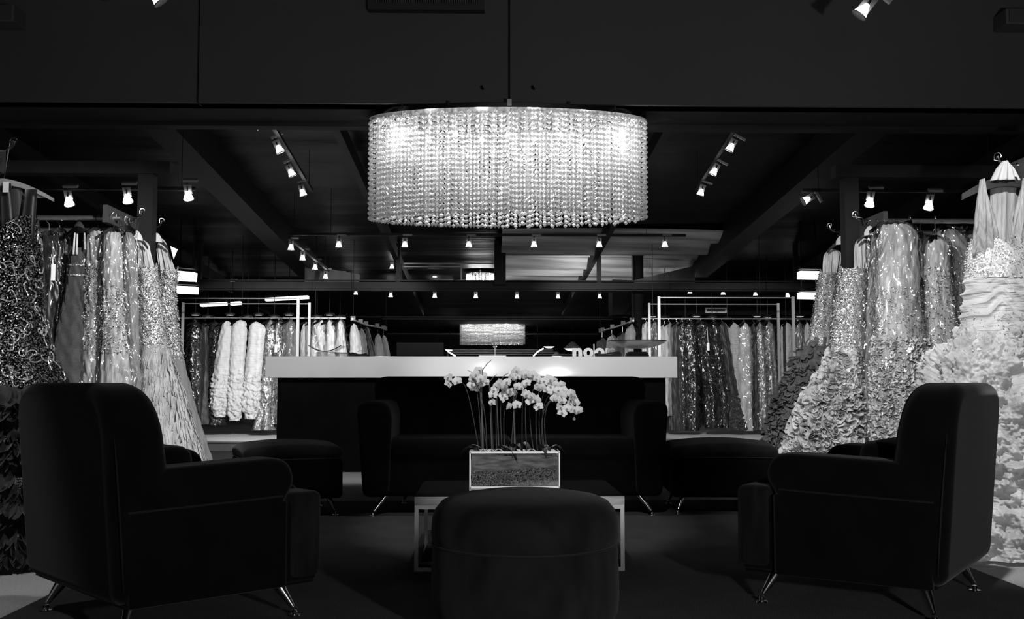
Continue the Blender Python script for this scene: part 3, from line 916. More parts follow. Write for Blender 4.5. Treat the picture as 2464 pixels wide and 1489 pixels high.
def hook_board(label, X, y0, y1, hooks, s):
    t = thing('hook_board', label, 'hook board', (X, (y0 + y1) / 2, RAIL_Z + .01))
    MB().box((0, 0, 0), (.03, y1 - y0, .11)).build('board', mat('black_board', .035, .5), t, smooth=False)
    for y in hooks:
        yy = y - (y0 + y1) / 2
        h = MB().tube([(-s * .015, yy, .03), (-s * .075, yy, .03), (-s * .105, yy, .045), (-s * .115, yy, .075)], [.006, .006, .006, .009], 8)
        h.tube([(-s * .02, yy, .025), (-s * .04, yy, -.005), (-s * .055, yy, .005)], [.005, .005, .007], 8)
        h.lathe([(.014, 0), (.012, .006), (0, .008)], 10, (-s * .015, yy, .03), M=Matrix.Rotation(-s * PI / 2, 3, 'Y'))
        h.build('hook', CHROME, t)
hook_board('black board with chrome hooks on the post by the white satin-skirted gowns', -2.385, 6.5, 7.36, (6.86, 7.27), -1)
hook_board('black board with a chrome hook above the black sequined gown', -2.33, 4.3, 5.0, (4.86,), -1)
hook_board('black board with chrome hooks on the post by the rosette gown', 2.59, 6.62, 7.46, (6.86, 7.38), 1)
hook_board('black board with a chrome hook above the fluffy white ball gown', 2.67, 4.4, 5.2, (5.07,), 1)

# ------------------------------------------------------------------ gowns
class Body:
    """the hanging shape of a gown: a centre line, widths and folds over height"""
    def __init__(s, spec, Y, dr=.55, k=7, amp=.10, seed=0, dmax=.30, lean=0.0):
        spec = [tuple(map(float, q)) for q in spec]
        pl = [at(q[1], q[0], Y) for q in spec]; pr = [at(q[2], q[0], Y) for q in spec]
        z = np.array([(a.z + b.z) / 2 for a, b in zip(pl, pr)])
        cx = np.array([(a.x + b.x) / 2 for a, b in zip(pl, pr)])
        hw = np.array([abs(b.x - a.x) / 2 for a, b in zip(pl, pr)])
        o = np.argsort(z); z, cx, hw = z[o], cx[o], hw[o]
        s.zg = np.linspace(z[0], z[-1], 160)
        ker = np.hanning(13); ker /= ker.sum()
        sm = lambda a: np.convolve(np.pad(np.interp(s.zg, z, a), 6, mode='edge'), ker, 'valid')
        s.cx, s.hw = sm(cx), sm(hw)
        s.z0, s.z1, s.Y = z[0], z[-1], Y
        s.dr, s.k, s.amp, s.dmax = dr, k, amp, dmax
        r = np.random.default_rng(seed); s.r = r
        s.ph = r.uniform(0, 6.28, 6); s.lean = lean
    def pt(s, z, th, grow=0.0, amp=None, flat=None):
        z = np.asarray(z, float); th = np.asarray(th, float)
        cx = np.interp(z, s.zg, s.cx); hw = np.interp(z, s.zg, s.hw) + grow
        hw = hw * np.sqrt(np.clip(1 - ((z - (s.z1 - .05)) / .05).clip(0, 1) ** 2, .04, 1))
        u = (s.z1 - z) / (s.z1 - s.z0 + 1e-6)
        A = (s.amp if amp is None else amp) * (.25 + .9 * u)
        f = .55 * np.sin(s.k * th + s.ph[0] + .9 * np.sin(3 * u + s.ph[1])) + .3 * np.sin((2 * s.k - 3) * th + s.ph[2] - 2.2 * u) + .22 * np.sin(3 * th + s.ph[3] + 4 * u)
        g = 1 + A * f
        hd = np.minimum(hw * s.dr, s.dmax) + .01
        x = cx + hw * np.cos(th) * (1 + (g - 1) * .5)
        y = s.Y + hd * np.sin(th) * g + s.lean * u + A * f * hw * .35 * np.sin(th)
        return np.stack([x, y, z + 0 * x], -1)
    def nrm(s, z, th):
        e = 1e-3
        a = s.pt(z, th + e) - s.pt(z, th - e); b = s.pt(np.asarray(z) + e, th) - s.pt(np.asarray(z) - e, th)
        n = np.cross(a, b); n /= np.linalg.norm(n, axis=-1, keepdims=True) + 1e-9
        return n
    def zp(s, py): return at(1170, py, s.Y).z
    def surf(s, name, zt, zb, m, root, nu=72, nv=50, grow=0.0, amp=None, crumple=0.0, top=None, wav=0.0, disp=None):
        """cloth between two heights; top(th) may cut a neckline; wav waves the hem"""
        th = np.linspace(0, 2 * PI, nu, endpoint=False)
        v = np.linspace(0, 1, nv)[:, None]
        zt_ = zt + (top(th) if top else 0 * th); zb_ = zb + wav * np.sin(5 * th + s.ph[4]) + wav * .6 * np.sin(11 * th + s.ph[5])
        Z = zt_[None] * (1 - v) + zb_[None] * v
        P = s.pt(Z, th[None] + 0 * Z, grow, amp)
        if crumple:
            n = s.nrm(Z, th[None] + 0 * Z)
            d = 0
            for q in range(7):
                a, b, c = s.r.uniform(2, 14), s.r.uniform(6, 60) * s.r.choice([-1, 1]), s.r.uniform(0, 6.28)
                d = d + np.sin(np.round(a) * th[None] + b * Z + c)
            P = P + n * (d * crumple / 3)[..., None]
        if disp:
            P = P + s.nrm(Z, th[None] + 0 * Z) * disp(P, th[None] + 0 * Z, Z)[..., None]
        P = P - np.array(root.location)
        i = np.arange(nv - 1)[:, None] * nu + np.arange(nu)[None]; j = np.arange(nv - 1)[:, None] * nu + (np.arange(nu)[None] + 1) % nu
        return np_mesh(name, P, np.stack([i, j, j + nu, i + nu], -1).reshape(-1, 4), m, root)
    def fluff(s, name, zt, zb, m, root, nu=200, nv=140, depth=.04, seed=0, lo=.03, hi=.3, nw=42):
        """cloudy gathered tulle: cloth pushed in and out by many soft folds"""
        r = np.random.default_rng(seed)
        th = np.linspace(0, 2 * PI, nu, endpoint=False)[None]; v = np.linspace(0, 1, nv)[:, None]
        Z = zt * (1 - v) + zb * v + 0 * th; T = th + 0 * Z
        P = s.pt(Z, T); n = s.nrm(Z, T)
        d = np.zeros(Z.shape); tot = 0
        for q in range(nw):
            wl = lo * (hi / lo) ** r.uniform(0, 1); dv = r.normal(size=3); dv /= np.linalg.norm(dv)
            d += wl ** .65 * (1 - 2 * np.abs(np.sin(P @ dv * (PI / wl) + r.uniform(0, 6.28) + 1.3 * np.sin(P @ r.normal(size=3) * 9))) ** 1.2); tot += wl ** 1.3
        d = (d - d.mean()) / math.sqrt(tot) * depth * (.35 + .65 * np.minimum(1, v * 6))
        P = P + n * d[..., None] - np.array(root.location)
        P[..., 2] = np.maximum(P[..., 2], .004 - root.location.z)
        i = np.arange(nv - 1)[:, None] * nu + np.arange(nu)[None]; j = np.arange(nv - 1)[:, None] * nu + (np.arange(nu)[None] + 1) % nu
        return np_mesh(name, P, np.stack([i, j, j + nu, i + nu], -1).reshape(-1, 4), m, root)
    def curls(s, name, zt, zb, n, m, root, rad, hgt, seed=0, nu=18, nv=5, flare=1.0, big=0.0, arc=(PI, 2 * PI)):
        """ribbon curls standing out from the skirt: each a strip wound into an open rosette"""
        r = np.random.default_rng(seed + 9)
        z = zb + (zt - zb) * r.uniform(0, 1, n); th = r.uniform(arc[0] - .35, arc[1] + .35, n)
        p = s.pt(z, th); nn = s.nrm(z, th)
        c0 = np.stack([np.interp(z, s.zg, s.cx), s.Y + 0 * z, z], -1)
        flip = np.sum(nn * (p - c0), -1) < 0; nn[flip] *= -1
        nn = nn + r.normal(0, .35, nn.shape); nn /= np.linalg.norm(nn, axis=-1, keepdims=True)
        sd = np.cross(nn, np.array([.13, .2, 1.0])); sd /= np.linalg.norm(sd, axis=-1, keepdims=True); d = np.cross(nn, sd)
        k = r.uniform(.6, 1.5, n) * (1 + big * (zt - z) / (zt - zb))
        e = lambda a: a[:, None, None]
        u = np.linspace(0, 1, nu)[None, :, None]; v = np.linspace(0, 1, nv)[None, None, :]
        a = e(r.uniform(0, 6.28, n)) + e(r.uniform(.7, 1.5, n) * r.choice([-1, 1], n)) * 2 * PI * u
        wob = 1 + .13 * np.sin(3 * a + e(r.uniform(0, 6.28, n)))
        R = e(rad * k) * (.25 + .95 * u) * wob * (.75 + .55 * flare * v * v)
        Hh = e(hgt * k) * (v * (1.05 - .35 * u) - .25) + e(.3 * hgt * k) * v * np.sin(5 * u + e(r.uniform(0, 6.28, n)))
        st = e(r.uniform(.7, 1.3, n))
        P = p[:, None, None] + sd[:, None, None] * (R * np.cos(a) * st)[..., None] + d[:, None, None] * (R * np.sin(a) / st)[..., None] + nn[:, None, None] * (Hh + 0 * a)[..., None]
        P = P - np.array(root.location)
        P[..., 2] = np.maximum(P[..., 2], .004 - root.location.z)
        b = (np.arange(n) * nu * nv)[:, None, None] + (np.arange(nu - 1) * nv)[None, :, None] + np.arange(nv - 1)[None, None]
        return np_mesh(name, P, np.stack([b, b + nv, b + nv + 1, b + 1], -1).reshape(-1, 4), m, root)
    def petals(s, name, zt, zb, n, m, root, ln=.08, wd=.06, curl=.03, lift=.3, spin=PI, cup=.02, tilt=0.0, seed=0, nu=6, nv=4, grow=0.0, arc=(PI, 2 * PI), vary=.35, big=0.0):
        """sewn-on petals, ruffles or feathers over part of the skirt, as one trimming"""
        r = np.random.default_rng(seed + 5)
        z = zb + (zt - zb) * (1 - np.sqrt(r.uniform(0, 1, n)) if big else r.uniform(0, 1, n))
        hw = np.interp(z, s.zg, s.hw)
        th = r.uniform(arc[0] - .35, arc[1] + .35, n)
        p = s.pt(z, th, grow); nn = s.nrm(z, th)
        c0 = np.stack([np.interp(z, s.zg, s.cx), s.Y + 0 * z, z], -1)
        flip = np.sum(nn * (p - c0), -1) < 0; nn[flip] *= -1
        dn = np.array([0, 0, -1.0]); d = dn - nn * (nn @ dn)[:, None]
        d /= np.linalg.norm(d, axis=-1, keepdims=True) + 1e-9
        sd = np.cross(nn, d)
        a = r.uniform(-spin, spin, n) + tilt
        D = d * np.cos(a)[:, None] + sd * np.sin(a)[:, None]; Sd = np.cross(nn, D)
        k = 1 + r.uniform(-vary, vary, n)
        if big: k = k * (1 + big * (zt - z) / (zt - zb))
        u = np.linspace(0, 1, nu)[None, :, None]; v = np.linspace(-.5, .5, nv)[None, None, :]
        shp = np.sin(PI * (.12 + .80 * u)) ** .5
        cu = (curl * r.uniform(.3, 1.5, n))[:, None, None]
        L = (ln * k)[:, None, None] * (u - .15 * u * u) ; Wd = (wd * k)[:, None, None] * v * shp
        lf = (lift * ln * k * r.uniform(.3, 1.2, n))[:, None, None]
        Hn = lf * np.sin(PI * .5 * u) + cu * np.sin(5.0 * u + r.uniform(0, 6.28, n)[:, None, None]) * u + (cup * k)[:, None, None] * np.cos(2 * PI * v * (1 + 0 * u)) * -1 * u + .004
        P = p[:, None, None] + D[:, None, None] * L[..., None] + Sd[:, None, None] * Wd[..., None] + nn[:, None, None] * Hn[..., None]
        P = P - np.array(root.location)
        b = (np.arange(n) * nu * nv)[:, None, None] + (np.arange(nu - 1) * nv)[None, :, None] + np.arange(nv - 1)[None, None]
        Q = np.stack([b, b + nv, b + nv + 1, b + 1], -1).reshape(-1, 4)
        return np_mesh(name, P, Q, m, root)

def gown_root(name, label, B, group=None, cat='gown'):
    return thing(name, label, cat, (float(B.cx[0]), B.Y, float(B.z0)), 0, group)

def straps(B, root, pairs, m, wd=.03, name='strap'):
    """thin shoulder straps between pixel points (x0,y0)-(x1,y1)"""
    for (a, b) in pairs:
        pa, pb = at(*a, B.Y - .02), at(*b, B.Y - .05)
        o = root.location
        V = []; Q = []
        n = 7
        for i in range(n):
            u = i / (n - 1)
            p = pa.lerp(pb, u) - o
            ww = wd * (1 + .35 * u)
            V += [(p.x - ww / 2, p.y, p.z), (p.x, p.y - .006, p.z), (p.x + ww / 2, p.y, p.z)]
        for i in range(n - 1):
            for j in range(2): Q.append((3 * i + j, 3 * i + j + 3, 3 * i + j + 4, 3 * i + j + 1))
        so = link_mesh(name, V, Q, m, root)
        md = so.modifiers.new('thickness', 'SOLIDIFY'); md.thickness = .004

def hanger(label, hook, neck, half, drop=.07, m=None, rz=0.0, hump=None, bar=False, thick=.012, group=None, wide=.030):
    """hook: where it hangs; neck: top of the wooden arms (world points)"""
    hook, neck = Vector(hook), Vector(neck)
    t = thing('hanger', label, 'hanger', hook, rz, group)
    n_ = neck - hook
    n_ = Matrix.Rotation(-rz, 3, 'Z') @ n_
    r = .016
    H_ = [Vector((r * math.cos(a), 0, r * math.sin(a))) for a in np.linspace(-.5, PI, 9)]
    MB().tube(H_ + [Vector((-r, 0, -.02)), Vector((n_.x * .5, n_.y * .5, -.035)), n_], .0026, 6).build('hook', CHROME, t)
    V = []; Q = []; n = 21
    for i in range(n):
        u = i / (n - 1) * 2 - 1
        z = -drop * abs(u) ** 1.7; wz = wide * (1 - .45 * abs(u)); wy = thick * (1 - .3 * abs(u))
        c = n_ + Vector((u * half, .02 * u * u, z))
        V += [c + Vector((0, -wy, -wz / 2)), c + Vector((0, wy, -wz / 2)), c + Vector((0, wy, wz / 2)), c + Vector((0, -wy, wz / 2))]
    for i in range(n - 1):
        a = 4 * i
        for k in range(4): Q.append((a + k, a + (k + 1) % 4, a + 4 + (k + 1) % 4, a + 4 + k))
    Q += [(3, 2, 1, 0), (4 * n - 4, 4 * n - 3, 4 * n - 2, 4 * n - 1)]
    link_mesh('shoulder_bar', V, Q, m or WOOD_DARK, t, smooth=False)
    if hump:
        MB().lathe([(.040, -.015), (.038, .0), (.028, .024), (.012, .045), (0, .05)], 16, n_, sx=1, sy=.45).build('cover', hump, t)
    if bar:
        MB().bar(n_ + Vector((-half * .85, .02, -drop * .8)), n_ + Vector((half * .85, .02, -drop * .8)), .012).build('crossbar', m or WOOD_DARK, t, smooth=False)
    return t

SATIN = cloth('ivory_satin', 0.50, 0.35, noise=(26, .25, (2.5, 2.5, .25)), bump=(22, .7, (2.5, 2.5, .2)), glow=.2)
SHEER = cloth('sheer_white_panel', 0.46, 0.6, noise=(20, .25, (2.5, 2.5, .3)), bump=(16, .9, (2.5, 2.5, .25)), glow=.3)
BEAD = sequin('beaded_silver', 0.10, 0.75, 165, 1.1, .25, .45)
BEAD_FINE = sequin('fine_silver_beads', 0.15, 0.7, 190, 1.0, .28, .4)
CHIFFON = cloth('pale_chiffon', 0.40, 0.7, noise=(14, .35, (2.5, 2.5, .5)), bump=(30, .4, (2, 2, .3)), glow=.3)
CHIFFON_M = cloth('grey_chiffon', 0.28, 0.7, noise=(14, .35, (2.5, 2.5, .5)), bump=(30, .4, (2, 2, .3)), glow=.3)
TULLE = cloth('white_tulle', 0.66, 0.85, noise=(9, .3), bump=(26, .8), glow=.45)
TULLE_G = cloth('grey_tulle', 0.33, 0.85, noise=(5, .2, (3, 3, .4)), glow=.5)
FEATH = cloth('pale_feathers', 0.46, 0.6, noise=(25, .35, (1, 1, .4)), glow=.45)
ROSE = cloth('taffeta_rosettes', 0.46, 0.45, noise=(8, .25), glow=.2)
RUFF_D = cloth('dark_grey_ruffles', 0.075, 0.7, noise=(20, .4), glow=.15)
GREY_DRESS = cloth('charcoal_crepe', 0.035, 0.7, noise=(30, .2), bump=(40, .3, (1, 1, 4)), glow=.1)
BLACK_DRESS = cloth('black_satin_gown', 0.010, 0.4, noise=(20, .3), glow=0)
BLACK_SEQ = sequin('black_sequins', 0.003, 0.42, 210, 1.2, .3, .6, dens=.36)
BLACK_MESH = cloth('black_mesh', 0.012, 0.6, noise=(60, .5), glow=.1)
SILVER_CORD = sequin('silver_cord', .3, .95, 220, .8, .22, .6)

# ---- black sequined gown with cord scrolls, nearest on the dark side
B = Body([(455, -75, 85), (540, -70, 92), (640, -68, 104), (700, -66, 104), (780, -72, 108), (850, -90, 128), (925, -120, 170), (985, -135, 150), (1080, -140, 118), (1200, -150, 112), (1332, -155, 96)], 4.88, .62, 6, .07, 3, .26)
g = gown_root('evening_gown', 'black sequined gown with silver cord scrolls and a ruffled hem, hanging beside the armchair', B)
ztop = B.zp(548)
body = B.surf('bodice', ztop, B.zp(785), BLACK_SEQ, g, 110, 60, top=lambda th: .05 * np.abs(np.cos(th)) - .06 * (np.sin(th) < 0) * np.exp(-(np.cos(th) / .3) ** 2))
B.surf('skirt', B.zp(784), B.zp(930), BLACK_SEQ, g, 120, 60)
B.surf('underskirt', B.zp(925), B.zp(1325), BLACK_MESH, g, 100, 60, grow=-.02)
r = np.random.default_rng(4)
for j, (ya, yb) in enumerate([(925, 965), (1010, 1090), (1120, 1215), (1250, 1325)]):
    B.petals('ruffle_tier', B.zp(ya), B.zp(yb), 200, BLACK_MESH, g, .085, .07, .015, .5, .5, .02, seed=20 + j, arc=(PI, 2 * PI))
    B.surf('sequin_tier', B.zp(ya + 20), B.zp(yb), sequin('black_silver_sequins', 0.01, 0.8, 170, 1.2, .3, .6, dens=.5), g, 100, 14, grow=.012, crumple=.01)
scr = MB(); o = Vector(g.location)
for i in range(105):
    z = r.uniform(B.zp(930), B.zp(565)); th = r.uniform(PI * 1.02, PI * 1.98); a = r.uniform(0, 6.28); pts = []
    curv = r.choice([-1, 1]) * r.uniform(.25, .6)
    for q in range(int(r.integers(6, 15))):
        p = B.pt(np.array([z]), np.array([th]), .008)[0]
        pts.append(Vector(p) - o)
        a += curv + (1.2 * math.sin(q * .9)) * .35
        z += .011 * math.sin(a); th += .055 * math.cos(a)
    scr.tube(pts, .0035, 5)
scr.build('scroll_pattern', SILVER_CORD, g)
straps(B, g, [((12, 440), (22, 590)), ((75, 455), (62, 585))], BLACK_DRESS, .055)
lin = Body([(445, 25, 55), (520, 22, 58), (600, 22, 56)], 4.90, .4, 4, .05, 1)
lin.surf('lining', lin.z1, lin.z0, cloth('grey_lining', .06, .5), g, 24, 10)
hanger('curved pale wooden hanger holding the black sequined gown', (-2.33 + .113, 4.86, RAIL_Z + .085), at(8, 438, 4.87), .22, .075, WOOD_LIGHT, .15, bar=True)
MB().box(at(14, 450, 4.83) - g.location, (.026, .004, .05)).build('care_tag', PAPER, g, smooth=False)

# ---- gowns on the rail behind it
def bagged(name, label, spec, Y, fabric, seed, low=None, low_py=None, ruff=None, k=6, amp=.1, dr=.6, trim=None, bag=True, bag_top=None, bagm=BAG):
    B = Body(spec, Y, dr, k, amp, seed)
    g = gown_root(name, label, B)
    zt_ = B.z1 - .03
    if low:
        B.surf('bodice', zt_, B.zp(low_py), fabric, g, 72, 50, crumple=.004)
        B.surf('skirt', B.zp(low_py) + .01, B.z0 + .02, low, g, 84, 50, crumple=.006)
    else:
        B.surf('dress', zt_, B.z0 + .02, fabric, g, 84, 80, crumple=.004)
    if trim: trim(B, g)
    if bag:
        B.surf('garment_bag', B.z1, B.z0 + .03, bagm, g, 64, 70, grow=.022, amp=amp * 1.2, crumple=.016)
    return B, g

def neck_hanger(label, B, py_rail, px, half=.07, Yr=None, m=None):
    Yr = Yr or B.Y
    hanger(label, (at(px, 523, Yr).x, Yr, RAIL_Z + .003), Vector((at(px, py_rail, Yr).x, Yr, B.z1 - .012)), half, .03, m or BLACK_PLASTIC, .9)

# black gown
B, g = bagged('evening_gown', 'slim black gown in a clear bag with a white tag, next to the sequined gown', [(556, 105, 128), (585, 98, 150), (680, 97, 150), (800, 96, 156), (950, 94, 165), (1120, 92, 170)], 6.66, BLACK_DRESS, 11)
neck_hanger('black hanger of the slim black gown with the white tag', B, 552, 118)
tg = MB().box(at(128, 655, 6.42) - g.location, (.024, .006, .10)).build('price_tag', PAPER, g, smooth=False)
MB().tube([at(124, 612, 6.45) - g.location, at(128, 640, 6.42) - g.location], .003, 5).build('tag_string', PAPER, g)
B, g = bagged('evening_gown', 'glossy black gown in a clear bag between the tagged gown and the charcoal gown', [(548, 138, 150), (580, 130, 160), (700, 128, 165), (900, 125, 168), (1120, 120, 172)], 6.70, BLACK_DRESS, 12)
neck_hanger('black hanger of the glossy black bagged gown', B, 545, 144)
B, g = bagged('evening_gown', 'charcoal gown with two rows of beads and pale straps, on a black hanger', [(585, 176, 205), (640, 168, 208), (700, 158, 208), (800, 136, 210), (880, 124, 208), (1000, 118, 215), (1120, 112, 222)], 6.58, GREY_DRESS, 13, bag=False, amp=.05, k=5)
straps(B, g, [((180, 560), (176, 612)), ((186, 562), (184, 612)), ((203, 560), (204, 600))], SATIN, .012)
for py in (640, 664):
    o_ = Vector(g.location)
    MB().tube([Vector(B.pt(np.array([B.zp(py) - .006 * math.sin((th - PI) * 1)]), np.array([th]), .004)[0]) - o_ for th in np.linspace(PI * 1.05, PI * 1.95, 24)], .005, 6).build('bead_row', BEAD, g)
hanger('broad black hanger holding the charcoal gown with bead rows', (at(188, 523, 6.62).x, 6.62, RAIL_Z + .003), at(190, 551, 6.58), .085, .04, BLACK_PLASTIC, 0, hump=mat('black_foam', .012, .8), thick=.02)

def glitter(B, g, py0, py1, n=300, m=None, seed=0, ln=.0095):
    n = int(n * 1.8)
    B.petals('bead_pattern', B.zp(py0), B.zp(py1), n, m or BEAD, g, ln, ln * .9, .004, .4, PI, .003, seed=seed, nu=3, nv=3)
B, g = bagged('ball_gown', 'pale beaded gown in a clear bag, between the charcoal gown and two more bagged gowns', [(546, 224, 244), (560, 212, 262), (650, 203, 263), (760, 198, 262), (850, 192, 260), (940, 187, 262), (1110, 176, 272)], 6.6, CHIFFON, 14, trim=lambda B, g: glitter(B, g, 640, 840, 380, seed=1))
neck_hanger('black hanger of the pale bagged gown next to the charcoal gown', B, 543, 236)
B, g = bagged('ball_gown', 'wide pale gown in a creased clear bag, in the middle of three bagged gowns', [(548, 264, 286), (566, 250, 292), (650, 246, 294), (760, 248, 298), (850, 246, 308), (940, 238, 318), (1110, 226, 330)], 6.52, CHIFFON, 15, trim=lambda B, g: glitter(B, g, 690, 850, 260, seed=2))
neck_hanger('black hanger of the middle pale bagged gown', B, 545, 274)
B, g = bagged('ball_gown', 'narrow pale gown in a clear bag tucked behind the beaded satin-strap gown', [(546, 303, 312), (600, 296, 328), (700, 296, 332), (850, 296, 335), (1000, 292, 340), (1110, 290, 345)], 6.72, CHIFFON_M, 16)
neck_hanger('black hanger of the narrow pale bagged gown', B, 543, 306, Yr=6.66)

# ---- two gowns on the board hooks, white satin linings
def hook_gown(name, label, spec, Y, seed, hook, neck, half, lining, bod, bod_y, skirt, skirt_y, hem, hl, rz=0.0, amp=.07, k=7, hangm=WOOD_DARK, strap=None, dmax=.30, dr=.6):
    B = Body(spec, Y, dr, k, amp, seed, dmax)
    g = gown_root(name, label, B)
    B.surf('bodice', B.zp(bod_y[0]), B.zp(bod_y[1]), bod, g, 84, 60, crumple=.003, top=lambda th: .018 * np.cos(2 * th) + .012 * np.sin(3 * th))
    if skirt: B.surf('skirt', B.zp(skirt_y[0]) + .012, B.z0, skirt, g, 110, 80, crumple=.004, wav=.01)
    L = Body(lining, Y + .02, .45, 9, .42, seed + 1)
    L.surf('lining', L.z1, L.z0, SATIN, g, 120, 24)
    if strap: straps(B, g, strap, SATIN, .014)
    hanger(hl, hook, neck + Vector((0, -.10, 0)), half, .06, hangm, rz, hump=cloth('white_padding', .62, .7))
    return B, g
hk = -2.385 + .113
B, g = hook_gown('ball_gown', 'strapless gown with a beaded bodice and pale feathered skirt, on the nearer board hook', [(575, 326, 362), (640, 327, 378), (700, 332, 385), (760, 335, 392), (830, 330, 402), (900, 318, 425), (1000, 314, 455), (1110, 318, 492), (1280, 318, 540)], 6.86, 31,
    (hk, 6.86, RAIL_Z + .086), at(341, 578, 6.86), .075, [(578, 328, 358), (600, 326, 360), (655, 327, 372)], BEAD_FINE, (642, 848), CHIFFON, (835, 0), 1280, 'grey wooden hanger with a white pad on the nearer board hook', 0.5)
B.petals('feather_trim', B.zp(830), B.zp(1270), 2800, FEATH, g, .115, .013, .003, .07, .22, .003, seed=31, tilt=-.12, nv=3)
glitter(B, g, 645, 840, 420, seed=3)
B, g = hook_gown('ball_gown', 'mermaid gown covered in silver beads with a plain tulle train, on the farther board hook', [(578, 372, 420), (650, 384, 430), (700, 380, 421), (770, 383, 428), (870, 394, 442), (930, 402, 458), (1000, 416, 476), (1090, 436, 506), (1280, 450, 560)], 7.27, 32,
    (hk, 7.27, RAIL_Z + .086), at(388, 582, 7.27), .085, [(575, 382, 398), (600, 378, 404), (660, 386, 424)], BEAD, (650, 872), TULLE_G, (860, 0), 1280, 'grey wooden hanger with a white pad on the farther board hook', 0.5)
glitter(B, g, 655, 868, 520, seed=4)
tri = [(410, 592), (428, 600), (418, 624)]
P3 = [at(*q, 7.2) - g.location for q in tri]
o_ = link_mesh('paper_tag', P3, [(0, 1, 2)], PAPER, g, smooth=False); md = o_.modifiers.new('thickness', 'SOLIDIFY'); md.thickness = .004

# ---- the other side: ruffled and rosette gowns on the board hooks
hk = 2.59 - .113
B, g = hook_gown('ball_gown', 'mermaid gown with a dark grey ruffled skirt, on the farther hook beside the rosettes', [(598, 1986, 2030), (650, 1974, 2016), (700, 1965, 2012), (760, 1957, 2006), (815, 1945, 2002), (850, 1925, 1998), (900, 1902, 1992), (950, 1880, 1984), (1000, 1864, 1975), (1080, 1850, 1962), (1250, 1840, 1960)], 7.38, 33,
    (hk, 7.38, RAIL_Z + .086), at(2012, 588, 7.38), .10, [(600, 1986, 2024), (620, 1984, 2026), (668, 1980, 2020)], BEAD_FINE, (652, 832), RUFF_D, (815, 0), 1280, 'grey wooden hanger with a white pad above the dark ruffled gown', -.5)
B.petals('ruffle_trim', B.zp(818), B.zp(1240), 2600, RUFF_D, g, .055, .04, .012, .5, .7, .012, seed=33, tilt=.25, big=.8)
glitter(B, g, 655, 800, 360, seed=5)
B, g = hook_gown('ball_gown', 'strapless beaded gown with a skirt of taffeta rosettes, on the nearer hook', [(575, 2056, 2094), (640, 2020, 2088), (700, 2014, 2087), (760, 2005, 2087), (845, 2000, 2087), (880, 1988, 2092), (950, 1946, 2098), (1000, 1922, 2102), (1080, 1902, 2108), (1250, 1885, 2115)], 6.86, 34,
    (hk, 6.86, RAIL_Z + .086), at(2080, 566, 6.86), .085, [(572, 2060, 2090), (600, 2057, 2092), (655, 2058, 2094)], BEAD, (642, 862), ROSE, (845, 0), 1280, 'grey wooden hanger with a white pad above the rosette gown', -.4)
B.curls('rosette_trim', B.zp(846), B.zp(1240), 1500, ROSE, g, .017, .030, seed=34, big=1.0)
glitter(B, g, 645, 850, 520, seed=6)

# ---- bagged gowns on the rail beside them
B, g = bagged('ball_gown', 'narrow grey gown in a clear bag directly behind the rosette gown', [(548, 2104, 2116), (575, 2098, 2126), (650, 2092, 2134), (760, 2086, 2136), (850, 2084, 2138), (1000, 2080, 2140), (1100, 2078, 2142)], 6.72, CHIFFON_M, 41)
neck_hanger('black hanger of the narrow grey bagged gown', B, 545, 2110, Yr=6.66)
def ruffle_low(B, g):
    B.curls('ruffle_trim', B.zp(812), B.zp(1085), 1300, cloth('silver_taffeta', .50, .4, glow=.2), g, .013, .020, seed=42)
    glitter(B, g, 690, 830, 260, seed=7)
B, g = bagged('ball_gown', 'large ball gown with a ruffled hem in a shiny bag beside the rosette gown', [(530, 2124, 2156), (540, 2123, 2184), (552, 2120, 2206), (600, 2116, 2206), (650, 2110, 2210), (750, 2108, 2214), (815, 2106, 2226), (860, 2102, 2224), (1000, 2100, 2222), (1090, 2100, 2230)], 6.5, CHIFFON, 42, trim=ruffle_low, amp=.09)
neck_hanger('black hanger of the large ruffled bagged gown', B, 531, 2189)
B, g = bagged('ball_gown', 'mid-grey gown in a dim bag between the two shiny bagged gowns', [(562, 2206, 2226), (580, 2196, 2240), (700, 2196, 2236), (800, 2200, 2240), (1000, 2196, 2250), (1100, 2190, 2256)], 6.72, cloth('mid_grey_satin', .17, .5), 43)
neck_hanger('black hanger of the mid-grey bagged gown', B, 558, 2216, Yr=6.66)
B, g = bagged('ball_gown', 'pale gown with beaded flowers in a shiny clear bag, beside the mid-grey bagged gown', [(566, 2238, 2262), (590, 2228, 2282), (650, 2226, 2284), (760, 2224, 2298), (850, 2216, 2306), (930, 2208, 2312), (1090, 2200, 2330)], 6.52, CHIFFON, 44, trim=lambda B, g: glitter(B, g, 640, 900, 420, seed=8))
neck_hanger('black hanger of the pale gown with beaded flowers', B, 562, 2250)
B, g = bagged('ball_gown', 'pale gown in a clear bag with a pointed shoulder, next to the fluffy white gown', [(542, 2262, 2282), (570, 2254, 2320), (620, 2262, 2344), (700, 2278, 2350), (800, 2290, 2370), (950, 2290, 2400), (1090, 2290, 2420)], 6.70, CHIFFON_M, 45, trim=lambda B, g: glitter(B, g, 620, 760, 260, seed=9))
neck_hanger('black hanger of the pale gown with the pointed bag shoulder', B, 539, 2272, Yr=6.66)
B, g = bagged('ball_gown', 'pale gown in a clear bag mostly hidden by the fluffy white gown', [(546, 2318, 2340), (580, 2305, 2370), (700, 2300, 2390), (900, 2300, 2420), (1090, 2300, 2430)], 6.86, CHIFFON_M, 46)
neck_hanger('black hanger of the mostly hidden pale gown', B, 543, 2328, Yr=6.66)

